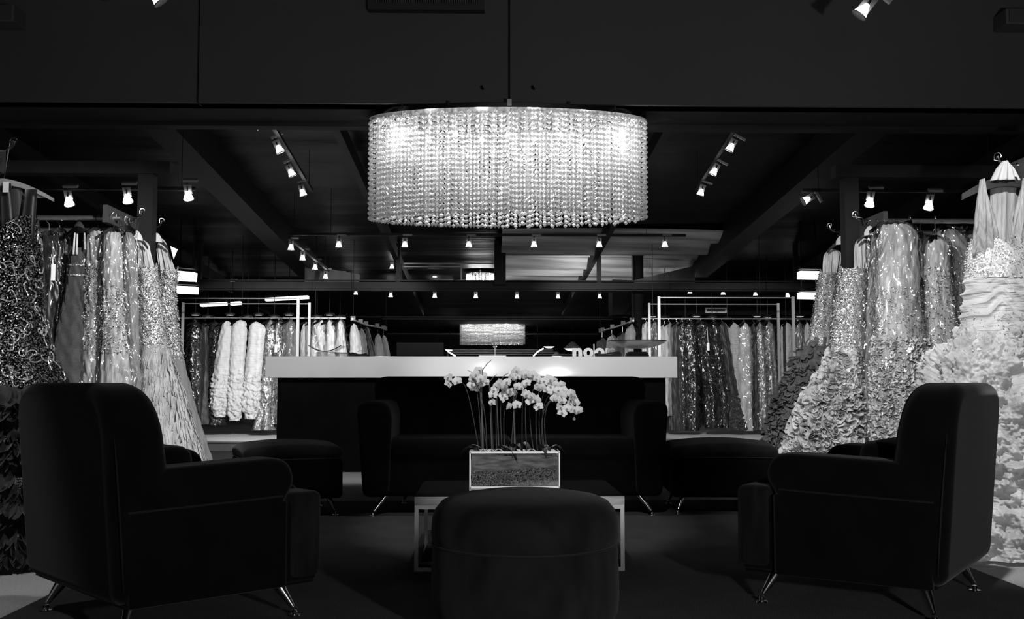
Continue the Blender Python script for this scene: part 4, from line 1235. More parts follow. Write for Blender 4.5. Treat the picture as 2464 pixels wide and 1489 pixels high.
# ---- fluffy white gown nearest on the bright side
B = Body([(560, 2344, 2486), (600, 2334, 2494), (650, 2328, 2490), (720, 2318, 2484), (780, 2312, 2480), (815, 2296, 2490), (860, 2252, 2520), (930, 2222, 2552), (1000, 2204, 2578), (1080, 2190, 2596), (1250, 2180, 2620), (1412, 2172, 2650)], 5.09, .62, 7, .07, 51, .44)
g = gown_root('ball_gown', 'fluffy white ball gown with ruched waist and beaded bodice, hanging behind the armchair', B)
def ruche(P, th, Z):
    # slanting gathered folds that meet in a point
    x = P[..., 0] - float(np.mean(P[..., 0]))
    k = Z + .55 * np.abs(x - .03 * np.sin(9 * Z)) + .012 * np.sin(23 * x + 14 * Z) + .008 * np.sin(51 * x)
    a = .5 + .5 * np.sin(17 * x + 29 * Z + 2 * np.sin(11 * x))
    w_ = np.clip((Z - Z.min()) / .09, 0, 1)
    return -.025 * (1 - w_) + w_ * (.010 * a + .003) * (1 - 2 * np.abs(np.sin(k * PI / .058 + 1.5 * np.sin(8 * x))) ** .8) + w_ * .004 * (1.1 - a) * np.sin(k * 2 * PI / .045 + 3 * np.sin(9 * x))
RUCH = cloth('ruched_white_chiffon', .62, .6, noise=(14, .15), bump=(9, 1.0, (.8, .8, 6.0)), glow=.25)
B.surf('bodice', B.zp(572), B.zp(668), sequin('white_beading', .32, .75, 150, .8, .28, .2), g, 100, 30, crumple=.004, top=lambda th: -.05 * np.exp(-((th - 1.5 * PI) / .35) ** 2))
B.surf('ruched_waist', B.zp(664), B.zp(838), RUCH, g, 260, 190, disp=ruche)
B.fluff('skirt', B.zp(785), .02, TULLE, g, 420, 300, .05, seed=55, lo=.012, hi=.26, nw=80)
glitter(B, g, 570, 670, 300, sequin('white_beading', .32, .75, 150, .8, .28, .2), 10, .006)
glitter(B, g, 745, 850, 120, sequin('white_beading', .32, .75, 150, .8, .28, .2), 11, .006)
# long shoulder panels and the satin lining behind the deep neckline
o_ = Vector(g.location)
def panel(name, pts, m, Y, bow=.03, parent=g, dY=0.0):
    """cloth panel: rows of (py, x_left, x_right)"""
    V = []; Q = []; n = 25; rows = []
    zz = np.linspace(0, 1, 14)
    ys = [q[0] for q in pts]; k = np.linspace(ys[0], ys[-1], 14)
    for py in k:
        a = np.interp(py, ys, [q[1] for q in pts]); b = np.interp(py, ys, [q[2] for q in pts])
        for j in range(n):
            u = j / (n - 1)
            p = at(a + (b - a) * u, py, Y + dY * ((py - ys[0]) / (ys[-1] - ys[0])) ** 2) - o_
            p.y -= bow * math.sin(PI * u) + .010 * math.sin(u * 21 + py * .012) * (.4 + .6 * (py - ys[0]) / (ys[-1] - ys[0]))
            V.append(p)
    for i in range(13):
        for j in range(n - 1):
            a = i * n + j; Q.append((a, a + n, a + n + 1, a + 1))
    so = link_mesh(name, V, Q, m, parent); md = so.modifiers.new('thickness', 'SOLIDIFY'); md.thickness = .004
panel('shoulder_panel', [(432, 2358, 2366), (470, 2352, 2376), (520, 2345, 2392), (570, 2340, 2404), (620, 2338, 2410)], SHEER, 4.955, dY=.10)
panel('shoulder_panel', [(428, 2462, 2476), (470, 2452, 2480), (520, 2438, 2484), (570, 2428, 2486), (620, 2422, 2488)], SHEER, 4.955, dY=.10)
panel('lining', [(432, 2384, 2456), (500, 2382, 2458), (600, 2378, 2464), (640, 2376, 2466)], cloth('grey_satin_lining', .38, .4, noise=(26, .2, (2.5, 2.5, .25)), bump=(18, .9, (2.5, 2.5, .2))), 5.06)
hanger('dark wooden hanger with a white cover holding the fluffy white ball gown', (2.67 - .113, 5.07, RAIL_Z + .086), at(2419, 436, 4.99), .20, .07, WOOD_DARK, -.2, thick=.014, wide=.055)
panel('hanger_cover', [(388, 2412, 2424), (405, 2398, 2440), (434, 2384, 2454)], cloth('white_padding', .62, .7), 4.97, .02)

# ------------------------------------------------------------------ far rails with gowns
FR_Y = 15.0
FZ = at(600, 765, FR_Y).z
PZ = 0.10
xa, xb = at(400, 765, FR_Y).x, at(832, 765, FR_Y).x
rail('long far chrome rail of dark and white gowns, beyond the satin-skirted gowns', (xa, FR_Y, FZ), (xb, FR_Y, FZ), .014, 'far_rail', [(.42, zc(15) + .02), (.83, zc(15) + .02)], CHROME_SOFT)
xc, xd = at(1545, 768, FR_Y).x, at(1975, 768, FR_Y).x
rail('long far chrome rail of dark bagged gowns, beyond the rosette gown', (xc, FR_Y, FZ), (xd, FR_Y, FZ), .014, 'far_rail', [(.06, zc(15) + .02), (.66, zc(15) + .02)], CHROME_SOFT)
# display frames of square chrome tube standing in front of those rails
FRAME_M = mat('satin_steel_tube', 0.32, 0.4, 0.4)
def frame(label, pxs, y_top, Y, xw=.032):
    X = [at(q, y_top, Y).x for q in pxs]
    z = at(1170, y_top, Y).z
    t = thing('display_frame', label, 'frame', ((X[0] + X[-1]) / 2, Y, PZ if Y > 13.1 else 0))
    o = t.location
    for x in X[:]:
        MB().box((x - o.x, 0, (z - o.z) / 2), (xw, xw, z - o.z)).build('post', FRAME_M, t, smooth=False)
    MB().bar((X[0] - o.x, 0, z - o.z - .016), (X[-1] - o.x, 0, z - o.z - .016), .014).build('top_rail', mat('dull_steel_tube', .18, .4, .5), t, smooth=False)
frame('tall square-tube frame, front one before the white gowns', (330, 718), 716, 13.75, .036)
frame('tall square-tube frame, rear one before the white gowns', (441, 745), 729, 14.6)
frame('tall square-tube frame, front one before the dark bagged gowns', (1585, 1908), 712, 13.75, .036)
frame('tall square-tube frame, rear one before the dark bagged gowns', (1562, 1872), 728, 14.6)

W_GOWN = cloth('white_ruffled_gown', .72, .8, noise=(8, .12), bump=(12, 1.0, (.6, .6, 3.5)), glow=.4)
D_GOWN = sequin('dark_beaded_gown', .004, .035, 60, .7, .3, .4)
K_GOWN = cloth('black_gown', .010, .5, noise=(10, .4), glow=0)
G_GOWN = sequin('grey_patterned_gown', .08, .30, 40, .6, .35, .3)
L_GOWN = cloth('light_gown', .42, .6, noise=(10, .35, (2, 2, .6)), bump=(12, .6, (2, 2, .6)), glow=.25)
M_GOWN = cloth('grey_gown', .11, .5, noise=(10, .4, (2, 2, .5)), glow=.1)
R_GOWN = cloth('ruched_light_gown', .40, .7, bump=(14, 1.2, (.6, .6, 5)), glow=.2)
def far_gown(name, label, spec, fabric, seed, bag=False, Y=FR_Y, amp=.16, k=5, dr=.9, hang=True, top_y=None, ruffle=0):
    if ruffle and fabric is W_GOWN: Y -= .10
    B = Body(spec, Y, dr, k, amp, seed, .26)
    g = gown_root(name, label, B)
    if ruffle:
        B.surf('dress', B.z1, B.zp(ruffle), fabric, g, 40, 40, crumple=.006)
        B.fluff('ruffle_trim', B.zp(ruffle) + .02, B.z0, fabric, g, 120, 90, .016, seed, .03, .12)
    else: B.surf('dress', B.z1, B.z0, fabric, g, 40, 40, crumple=.006)
    if bag: B.surf('garment_bag', B.z1 + .03, B.z0 + .05, BAG_FAR, g, 36, 44, grow=.022, amp=amp, crumple=.02)
    if hang:
        Xc = float(B.cx[-1])
        yr = top_y or FZ
        hanger(' '.join(('thin hanger of the ' + label).split()[:16]), (Xc, Y, yr + .002), (Xc, Y, B.z1 - .01), .14, .05, BLACK_PLASTIC, 1.0)
    return B, g
BAG_FAR = clear('far_garment_plastic', .045, .18, bump=(5.0, 1.0, (1.5, 1.5, .6)))
far = [
 ('evening_gown', 'black gown in a shiny bag, first by the thin frame post', [(774, 462, 478), (800, 448, 484), (900, 446, 486), (1020, 446, 492)], D_GOWN, 1, 0),
 ('evening_gown', 'plain black gown, second from the thin frame post', [(778, 488, 500), (810, 482, 506), (900, 478, 512), (1020, 470, 520)], K_GOWN, 0, 0),
 ('evening_gown', 'dark gown with a pale collar, just before the white ruffled gowns', [(774, 508, 526), (800, 502, 534), (900, 500, 540), (1022, 498, 545)], D_GOWN, 0, 0),
 ('ball_gown', 'white ruffled gown, first of three, nearest the dark gowns', [(772, 538, 554), (800, 530, 560), (860, 520, 556), (930, 508, 552), (980, 504, 548), (1003, 516, 540)], W_GOWN, 0, 900),
 ('ball_gown', 'white ruffled gown, middle one of three', [(770, 564, 592), (800, 556, 594), (860, 553, 590), (930, 547, 588), (985, 545, 586), (1012, 554, 574)], W_GOWN, 0, 890),
 ('ball_gown', 'white ruffled gown with rounded shoulders, last of three', [(774, 604, 626), (790, 600, 638), (850, 594, 634), (930, 586, 626), (975, 582, 624), (1008, 592, 612)], W_GOWN, 0, 900),
 ('evening_gown', 'grey patterned fishtail gown, next to the white gown with rounded shoulders', [(770, 644, 656), (800, 638, 664), (900, 628, 662), (985, 622, 654), (1010, 614, 658), (1034, 604, 664)], G_GOWN, 1, 0),
 ('evening_gown', 'grey patterned gown with a tag, in the middle of the grey group', [(772, 664, 682), (800, 660, 688), (900, 656, 690), (1020, 652, 694)], G_GOWN, 1, 0),
 ('evening_gown', 'darker grey gown in a bag, next to the tall frame post', [(770, 690, 706), (800, 684, 714), (900, 680, 714), (1020, 676, 716)], M_GOWN, 1, 0),
 ('evening_gown', 'pale grey gown between the two tall frame posts', [(774, 732, 740), (800, 724, 744), (900, 722, 746), (1000, 722, 748)], L_GOWN, 0, 0),
]
for i, (n_, lb, sp, fb, bg, rf) in enumerate(far):
    far_gown(n_, lb, sp, fb, 60 + i, bg, ruffle=rf)
pale = [(758, 752, 766, 745, 770), (774, 752, 781, 766, 788), (792, 786, 806, 782, 812), (818, 812, 828, 806, 836)]
for i, (c, a, b, a2, b2) in enumerate(pale):
    far_gown('evening_gown', 'pale bagged gown, ' + ORD[i] + ' of four past the tall frame posts behind the counter', [(770, c - 5, c + 5), (790, a, b), (860, a2, b2), (1000, a2 - 2, b2 + 2)], L_GOWN, 80 + i, 1)
# gowns on side boards that run away behind the counter
def side_rail(label, P):
    P = [Vector((x, y, FZ)) for x, y in P]
    t = thing('side_rail', label, 'rail', P[0])
    MB().tube([p - P[0] for p in P], .014, 10).build('bar', CHROME_SOFT, t)
    for p in (P[0].lerp(P[1], .5), P[-1]):
        MB().tube([p - P[0], Vector((p.x, p.y, zc(p.y) + .02)) - P[0]], .004, 6).build('hanging_rod', STEEL_BLACK, t)
    for p in P[1:]:
        MB().box(p - P[0] + Vector((0, -.09, .02)), (.07, .012, .07)).build('size_marker', mat('grey_card', .15, .6), t, smooth=False)
side_rail('bent chrome rail of pale gowns running back behind the small glass dish', [(at(848, 800, 15.2).x, 15.2), (at(851, 800, 15.5).x, 15.5), (at(869, 800, 16.2).x, 16.2), (at(882, 800, 16.8).x, 16.8), (at(909, 800, 17.4).x, 17.4), (at(924, 800, 18.0).x, 18.0), (at(928, 800, 18.4).x, 18.4)])
for i, (n_, lb, sp, fb, Y) in enumerate([
 ('ball_gown', 'pale lace gown with a puffed sleeve, above the black cloth bag', [(778, 846, 856), (800, 842, 864), (830, 842, 870), (1000, 840, 874)], L_GOWN, 15.5),
 ('evening_gown', 'dim grey gown hanging past the pale lace gown', [(790, 864, 874), (810, 862, 880), (860, 862, 886), (980, 860, 888)], M_GOWN, 16.2),
 ('evening_gown', 'black gown hanging between the dim grey gown and the pale ones by the monitor', [(786, 878, 886), (800, 878, 890), (850, 884, 904), (970, 884, 908)], K_GOWN, 16.8),
 ('evening_gown', 'pale gown with a dark middle, nearer one beside the monitor', [(802, 906, 912), (815, 902, 918), (860, 902, 926), (970, 900, 928)], L_GOWN, 17.4),
 ('evening_gown', 'pale gown, farther one beside the monitor', [(806, 920, 926), (820, 918, 932), (860, 922, 940), (960, 922, 944)], L_GOWN, 18.0)]):
    far_gown(n_, lb, sp, fb, 90 + i, 0, Y)
for i, (n_, lb, sp, fb, bg, rf) in enumerate([
 ('evening_gown', 'pale gown, first on the rail past the black column', [(772, 1548, 1560), (790, 1545, 1564), (1000, 1544, 1566)], L_GOWN, 0, 0),
 ('evening_gown', 'pale gown between the two tall posts past the black column', [(772, 1568, 1578), (795, 1564, 1584), (1000, 1562, 1588)], M_GOWN, 1, 0),
 ('evening_gown', 'pale two-tone gown just past the tall posts and the black column', [(776, 1592, 1604), (800, 1588, 1610), (1000, 1586, 1612)], L_GOWN, 0, 0),
 ('evening_gown', 'small grey gown tucked before the black gown at the counter end', [(774, 1606, 1614), (800, 1602, 1620), (1000, 1600, 1622)], M_GOWN, 0, 0),
 ('evening_gown', 'plain black gown nearest the end of the counter', [(774, 1622, 1634), (800, 1616, 1638), (900, 1610, 1640), (1034, 1612, 1646)], K_GOWN, 0, 0),
 ('evening_gown', 'black beaded gown in a shiny bag, next to the plain black gown', [(774, 1634, 1650), (800, 1632, 1654), (900, 1634, 1654), (1034, 1634, 1658)], D_GOWN, 1, 0),
 ('evening_gown', 'black beaded gown in a shiny bag, in the middle of the dark row', [(772, 1650, 1670), (800, 1648, 1674), (900, 1652, 1680), (1036, 1650, 1682)], D_GOWN, 1, 0),
 ('ball_gown', 'wide dark gown in a creased bag with a white tag', [(772, 1674, 1700), (800, 1676, 1712), (880, 1686, 1722), (960, 1694, 1734), (1030, 1696, 1736)], D_GOWN, 1, 0),
 ('evening_gown', 'slim dark beaded gown beside the creased bag with the tag', [(774, 1712, 1724), (800, 1710, 1732), (900, 1724, 1746), (1030, 1736, 1756)], D_GOWN, 1, 0),
 ('ball_gown', 'plain black gown flaring towards the pale bagged gowns', [(774, 1728, 1746), (800, 1728, 1752), (900, 1742, 1768), (980, 1752, 1786), (1034, 1754, 1800)], K_GOWN, 0, 950),
 ('evening_gown', 'pale lace gown on a black hanger beside the flaring black gown', [(776, 1754, 1774), (800, 1752, 1782), (900, 1762, 1780), (990, 1776, 1796), (1034, 1782, 1800)], R_GOWN, 0, 0),
 ('evening_gown', 'pale gown in a clear bag that ends above the platform', [(776, 1782, 1800), (800, 1776, 1808), (880, 1772, 1812), (994, 1778, 1812), (1036, 1784, 1812)], L_GOWN, 1, 0),
 ('evening_gown', 'slim black gown after the pale bagged gowns', [(774, 1808, 1816), (800, 1806, 1822), (900, 1808, 1824), (1034, 1808, 1826)], K_GOWN, 0, 0),
 ('evening_gown', 'grey beaded gown in a shiny bag, past the slim black gown', [(774, 1820, 1832), (800, 1818, 1838), (900, 1822, 1846), (1034, 1822, 1850)], G_GOWN, 1, 0),
 ('evening_gown', 'grey gown in a shiny bag, just before the second frame post', [(774, 1840, 1858), (800, 1836, 1864), (900, 1842, 1870), (1034, 1846, 1874)], G_GOWN, 1, 0),
 ('evening_gown', 'light ruched gown between the last two frame posts', [(776, 1882, 1902), (800, 1878, 1906), (900, 1880, 1910), (1000, 1876, 1912)], R_GOWN, 0, 0),
 ('evening_gown', 'grey bagged gown past the last frame post', [(774, 1916, 1926), (800, 1914, 1932), (1000, 1914, 1934)], M_GOWN, 1, 0),
 ('evening_gown', 'white gown last on the far rail, beside the dark ruffled skirt', [(774, 1934, 1946), (800, 1932, 1950), (1000, 1932, 1952)], L_GOWN, 0, 0)]):
    far_gown(n_, lb, sp, fb, 100 + i, bg, ruffle=rf)
side_rail('bent chrome rail of pale gowns running back behind the wide glass dish', [(at(1524, 800, 15.5).x, 15.5), (at(1519, 800, 15.8).x, 15.8), (at(1498, 800, 16.6).x, 16.6), (at(1472, 800, 17.6).x, 17.6), (at(1449, 800, 18.6).x, 18.6), (at(1444, 800, 19.0).x, 19.0)])
for i, (sp, Y) in enumerate([([(778, 1514, 1524), (800, 1504, 1530), (1000, 1500, 1532)], 15.8), ([(800, 1492, 1504), (815, 1484, 1512), (990, 1480, 1512)], 16.6),
                             ([(804, 1466, 1478), (820, 1460, 1486), (980, 1458, 1490)], 17.6), ([(812, 1444, 1454), (822, 1436, 1460), (960, 1434, 1464)], 18.6)]):
    far_gown('evening_gown', 'pale gown, ' + ORD[i] + ' from the black column in the group behind the wide glass dish', sp, L_GOWN if i % 2 == 0 else M_GOWN, 130 + i, 0, Y)
for px, py, Y, g_ in ((664, 838, 14.72, 0), (1704, 834, 14.72, 0)):
    p = at(px, py, Y)
    gt = [o for o in C.objects if ('gown with a tag' if px < 1000 else 'bag with a white tag') in o.get('label', '') and o.get('category') == 'gown'][0]
    MB().box(p - gt.location, (.035, .008, .11)).build('price_tag', PAPER, gt, smooth=False)
    MB().tube([p - gt.location + Vector((0, 0, .05)), p - gt.location + Vector((0, .05, .28))], .003, 5).build('tag_string', PAPER, gt)

# ------------------------------------------------------------------ chandeliers
def strand_mesh(n, pitch, r, seed):
    rg = random.Random(seed)
    mb = MB()
    for i in range(n):
        z = -(i + .5) * pitch
        a0 = rg.uniform(0, 1.5); rr = r * rg.uniform(.85, 1.12)
        top = Vector((0, 0, z + pitch * .46)); bot = Vector((0, 0, z - pitch * .46))
        ring = [Vector((rr * math.cos(a0 + k * PI / 3), rr * math.sin(a0 + k * PI / 3), z + rg.uniform(-.002, .002))) for k in range(6)]
        mb.add([top, bot] + ring, [(0, 2 + k, 2 + (k + 1) % 6) for k in range(6)] + [(1, 2 + (k + 1) % 6, 2 + k) for k in range(6)])
    me = bpy.data.meshes.new('crystal_strand')
    me.from_pydata([tuple(v) for v in mb.v], [], mb.f)
    me.materials.append(CRYSTAL)
    return me, mb
def chandelier(label, loc, a, b, ht, nout, n_parts, power, rows=20, nlamps=9, lamp_r=.03):
    t = thing('crystal_chandelier', label, 'chandelier', loc)
    ms = [strand_mesh(rows, ht / rows, ht / rows * .43, q) for q in range(4)]
    # frame: polished canopy plate over an oval hoop
    MB().lathe([(0, 0.0), (1.0, 0.0), (1.0, -.028), (.985, -.028), (.985, -.012), (0, -.012)], 96, (0, 0, 0), a + .006, b + .006).build('canopy', mat('polished_canopy', .35, .15, 1.0), t)
    pts = []
    th = np.linspace(0, 2 * PI, 4000, endpoint=False)
    X, Y = a * np.cos(th), b * np.sin(th)
    d = np.cumsum(np.hypot(np.diff(X, append=X[:1]), np.diff(Y, append=Y[:1])))
    idx = np.searchsorted(d, np.linspace(0, d[-1], nout, endpoint=False))
    outer = sorted([(X[i], Y[i]) for i in idx], key=lambda p: p[1])
    rg = random.Random(3)
    rest = MB()
    for q, (x, y) in enumerate(outer):
        me, mb = ms[q % 4]
        if q < n_parts:
            o = bpy.data.objects.new('crystal_strand', me); C.objects.link(o); o.parent = t
            o.location = (x, y, -.03 - (q % 2) * ht / rows * .5); o.rotation_euler = (0, 0, rg.uniform(0, 6.28))
        else:
            rest.add([v + Vector((x, y, -.03 - (q % 2) * ht / rows * .5)) for v in mb.v], mb.f)
    for sc, n in ((.945, int(nout * .8)), (.84, int(nout * .4))):
        idx = np.searchsorted(d, np.linspace(0, d[-1], n, endpoint=False))
        for q, i in enumerate(idx):
            me, mb = ms[q % 4]
            rest.add([v + Vector((X[i] * sc, Y[i] * sc, -.03 - (q % 3) * ht / rows * .33)) for v in mb.v], mb.f)
    o = rest.build('crystal_strands', CRYSTAL, t, smooth=False); o['kind'] = 'stuff'
    for q in range(nlamps):
        u = (q + .5) / nlamps * 2 - 1
        x, y = u * a * .86, (.25 if q % 2 else -.25) * b
        lp = MB().lathe([(0, .02), (.012, .012), (.016, 0), (.010, -.018), (0, -.03)], 12, (x, y, -.13))
        lb = lp.build('bulb', LAMP, t)
        MB().tube([(x, y, -.01), (x, y, -.115)], .007, 8).build('lamp_holder', CHROME_SOFT, lb)
        l = bpy.data.lights.new('chandelier_bulb', 'POINT'); l.energy = power; l.shadow_soft_size = lamp_r
        lo = bpy.data.objects.new('chandelier_bulb', l); C.objects.link(lo); lo.parent = t; lo.location = (x, y, -.165)
    br = MB().box((0, -b - .012, .0), (.026, .012, .034))
    br.build('bracket', CHROME_SOFT, t, smooth=False)
    for u in (-.75, -.42, .42, .75):
        MB().box((u * a, -b * math.sqrt(1 - u * u) - .004, .0), (.012, .008, .03)).build('bracket', STEEL_BLACK, t, smooth=False)
    return t
CH_Y = 6.22
ca = 672 / 2 * CH_Y / F
cz = at(1223, 280, CH_Y).z
chandelier('large oval crystal chandelier under the bulkhead over the seating', (at(1223, 400, CH_Y).x, CH_Y, min(cz + .005, 2.479)), ca, .295, (at(1223, 519, CH_Y).z - cz) * -1 - .005, 170, 100, 10.0)
FC_Y = 26.6
fa = 156 / 2 * FC_Y / F
fz = at(1185, 768, FC_Y).z
far_ch = chandelier('distant crystal chandelier above the middle of the counter', (at(1185, 800, FC_Y).x, FC_Y, fz + .03), fa, .30, fz - at(1185, 828, FC_Y).z, 190, 85, 60.0, 18, 6)
MB().tube([(0, 0, 0), (0, 0, max(.05, zb - fz - .03))], .01, 6).build('hanging_rod', STEEL_BLACK, far_ch)
UC_Y = 18.0
uz = at(1180, 654, UC_Y).z
up = chandelier('brightly lit crystal chandelier glimpsed above the low cross beam', (at(1156, 660, UC_Y).x, UC_Y, uz), 34 * UC_Y / F, .2, uz - at(1180, 681, UC_Y).z - .03, 50, 25, 9.0, 8, 4)
MB().tube([(0, 0, 0), (0, 0, zc(UC_Y) - uz)], .01, 6).build('hanging_rod', STEEL_BLACK, up)

# ------------------------------------------------------------------ track lights
def track(label, a, b, ups=()):
    a, b = Vector(a), Vector(b)
    t = thing('light_track', label, 'track', (a + b) / 2)
    MB().bar(a - t.location, b - t.location, .035, .03).build('track_bar', STEEL_BLACK, t, smooth=False)
    for f, z in ups:
        p = a.lerp(b, f)
        MB().tube([p - t.location, Vector((p.x, p.y, z)) - t.location], .003, 6).build('hanging_rod', STEEL_BLACK, t)
proto = None
def spot_head(px, py, Y, label, group, aim=(0, 0), top=None, sc=1.0):
    """bell lamp hanging from its track; aim tilts it"""
    global proto
    p = at(px, py, Y)
    if proto is None:
        t = thing('track_spotlight', label, 'spotlight', p, 0, group)
        MB().lathe([(0, .045), (.012, .044), (.016, .03), (.028, .008), (.036, -.018), (.036, -.022), (.0, -.020)], 20).build('bulb', LAMP, t)
        MB().lathe([(.037, -.018), (.041, -.019), (.041, -.025), (.037, -.026)], 20).build('lens_ring', CHROME_SOFT, t)
        MB().box((0, .02, .055), (.06, .012, .075)).build('bracket', mat('smoked_bracket', .10, .3), t, smooth=False)
        MB().tube([(0, 0, .045), (0, .02, .08), (0, .02, .115)], .006, 8).build('stem', STEEL_BLACK, t)
        MB().box((0.03, .02, .125), (.11, .03, .02)).build('adapter', mat('grey_adapter', .18, .4), t, smooth=False)
        proto = t
    else:
        t = dup(proto, p, None, label, group)
    t.rotation_euler = (math.radians(aim[0]), math.radians(aim[1]), 0)
    t.scale = (sc, sc, sc)
    return t
grp = lambda s: 'bell spotlights ' + s
def row(pts, place, aim=(0, 0), sc=1.0, count=True):
    for i, (px, py, Y) in enumerate(pts):
        a = aim[i] if isinstance(aim, list) else aim
        spot_head(px, py, Y, f'{ORD[i]} bell spotlight {place}', grp(place), a, sc=sc)
spot_head(381, -4, 5.0, 'bright tilted spotlight in front of the bulkhead on the sequined gown side', grp('before the bulkhead'), (10, -38))
spot_head(2074, 28, 5.0, 'bright tilted spotlight in front of the bulkhead on the fluffy white gown side', grp('before the bulkhead'), (10, 38))
L1 = [(624, 301, 8.2), (673, 361, 8.95), (702, 418, 9.66), (729, 466, 10.4)]
row(L1, 'on the sloping track of the white gown side, counted from the bulkhead', [(20, -40), (10, -25), (10, -25), (10, -15)])
R1 = [(1757, 357, 8.87), (1717, 415, 9.63), (1686, 465, 10.4)]
row(R1, 'of the sloping track on the rosette gown side, counted from the bulkhead', [(10, 28), (10, 28), (10, 18)])
for s, P in (('beside the big chandelier, white gown side', L1), ('on the rosette gown side', R1)):
    a, b = at(*P[0]), at(*P[-1])
    d = (b - a).normalized()
    dz = Vector((.02, .02, .14))
    track('black sloping track ' + s, a - d * .5 + dz, b + d * .4 + dz, [(.05, zc(a.y - .5)), (.95, zc(b.y))])
LB = [(166, 487, 9.0), (307, 480, 9.0), (453, 473, 9.0)]
row(LB, 'shining over the bagged gowns, counted from the sequined gown', (35, 0), 1.15)
RB = [(2093, 489, 9.0), (2235, 496, 9.0)]
row(RB, 'shining over the bagged gowns, counted from the rosette gown', (35, 0), 1.15)
spot_head(1938, 482, 9.0, 'turned-away bell spotlight on the track beyond the dark ruffled gown', grp('turned away'), (0, 60))
for s, x0_, x1_, py in (('white satin gowns', 60, 470, 452), ('bagged ball gowns', 1930, 2420, 458)):
    a, b = at(x0_, py, 9.02), at(x1_, py, 9.02)
    track(f'black level track beyond the {s}', a, (b.x, b.y, a.z), [(.08, zc(9)), (.92, zc(9))])
CR = [(815, 590, 12.3), (974, 590, 12.3), (1128, 590, 12.3), (1285, 590, 12.3), (1442, 590, 12.3), (1600, 590, 12.3)]
row(CR, 'in the row over the counter, counted from the white gowns', (0, 0))
a, b = at(700, 563, 12.33), at(1650, 563, 12.33)
track('long black track over the counter with six bell spotlights', a, (b.x, b.y, a.z), [(.1, zc(12.3)), (.5, zc(12.3)), (.9, zc(12.3))])
LR = [(700, 597, 12.3), (728, 622, 13.3), (758, 645, 14.3), (783, 667, 15.2), (797, 672, 16.0), (820, 672, 16.6), (840, 697, 18.0), (856, 706, 19.0)]
row(LR, 'in the line running back under the long rafter, counted from the nearest', (0, 0))
a, b = at(696, 572, 12.3), at(790, 650, 15.3)
track('black track running back under the long rafter', a, b, [(.1, zc(12.3)), (.9, zc(15.3))])
FRW = [(940, 712, 19.5), (1046, 713, 19.5), (1145, 714, 19.5), (1244, 715, 19.5), (1343, 715, 19.5), (1443, 715, 19.5)]
row(FRW, 'in the far row below the cross beam, counted from the white gowns', (0, 0), 1.1)
a, b = at(780, 696, 19.53), at(1500, 696, 19.53)
track('long black track of the far row below the cross beam', a, (b.x, b.y, a.z), [(.1, zc(19.5)), (.9, zc(19.5))])
for px, py, Y, s in ((943, 643, 17, 'small bell spotlight beside the thin strut above the cross beam'), (1046, 664, 18.5, 'small bell spotlight inside the framed opening above the cross beam'), (977, 695, 19, 'tiny bell spotlight just under the cross beam'),
                     (481, 697, 16, 'small bell spotlight behind the beaded mermaid gown'), (558, 692, 16, 'small bell spotlight over the far white gowns'), (1503, 760, 20, 'small bell spotlight beside the black column')):
    t = spot_head(px, py, Y, s, None)
    p = t.location
    MB().tube([(0, .02, .13), (0, .02, zc(Y) - p.z)], .005, 6).build('hanging_rod', STEEL_BLACK, t)
RR = [(1660, 703, 17), (1740, 706, 17), (1818, 708, 17), (1895, 712, 17)]
row(RR, 'in the row over the far dark gowns, counted from the black column', (0, 0), 1.0)
a, b = at(1640, 690, 17.02), at(1930, 690, 17.02)
track('black track over the far dark gowns', a, (b.x, b.y, a.z), [(.1, zc(17)), (.9, zc(17))])

# fluorescent fittings, downlights and pendants far back
def batten(px0, px1, py0, py1, Y, label, h=.05):
    a, b = at(px0, py0, Y), at(px1, py1, Y)
    t = thing('fluorescent_light', label, 'ceiling light', (a + b) / 2)
    o = t.location
    MB().bar(a - o, b - o, .16, h).build('tube', TUBE, t, smooth=False)
    MB().bar(a - o + Vector((0, .02, h)), b - o + Vector((0, .02, h)), .22, .04).build('housing', STEEL_BLACK, t, smooth=False)
    for p in (a.lerp(b, .15), a.lerp(b, .85)):
        MB().tube([p - o + Vector((0, .02, .05)), Vector((p.x, p.y + .02, zc(Y) + .02)) - o], .006, 6).build('hanging_rod', STEEL_BLACK, t)
batten(640, 742, 721, 715, 19, 'slanting fluorescent light above the grey patterned gowns')
batten(484, 545, 734, 731, 19, 'fluorescent light above the first far dark gowns')
batten(556, 580, 731, 729, 19, 'short fluorescent light above the white ruffled gowns')
batten(1628, 1668, 728, 730, 19, 'short oval fluorescent light over the black gowns')
batten(1712, 1818, 737, 743, 19, 'long fluorescent light over the creased dark bags')
batten(1830, 1944, 744, 752, 19, 'long fluorescent light over the light ruched gown')
batten(425, 470, 664, 668, 14, 'upper broad white light beside the beaded mermaid gown', .13)
batten(425, 474, 697, 699, 14, 'lower broad white light beside the beaded mermaid gown', .09)
batten(1922, 1972, 662, 663, 14, 'upper broad white light beside the dark ruffled gown', .10)
batten(1922, 1972, 711, 712, 14, 'lower broad white light beside the dark ruffled gown', .08)
batten(1056, 1090, 674, 676, 19, 'glowing bar for a reflected fluorescent in the framed opening, nearer the strut')  # this bar and the next glow in place of fluorescent reflections
batten(1098, 1122, 673, 675, 19, 'glowing bar for a reflected fluorescent in the framed opening, nearer the chandelier')
dproto = None
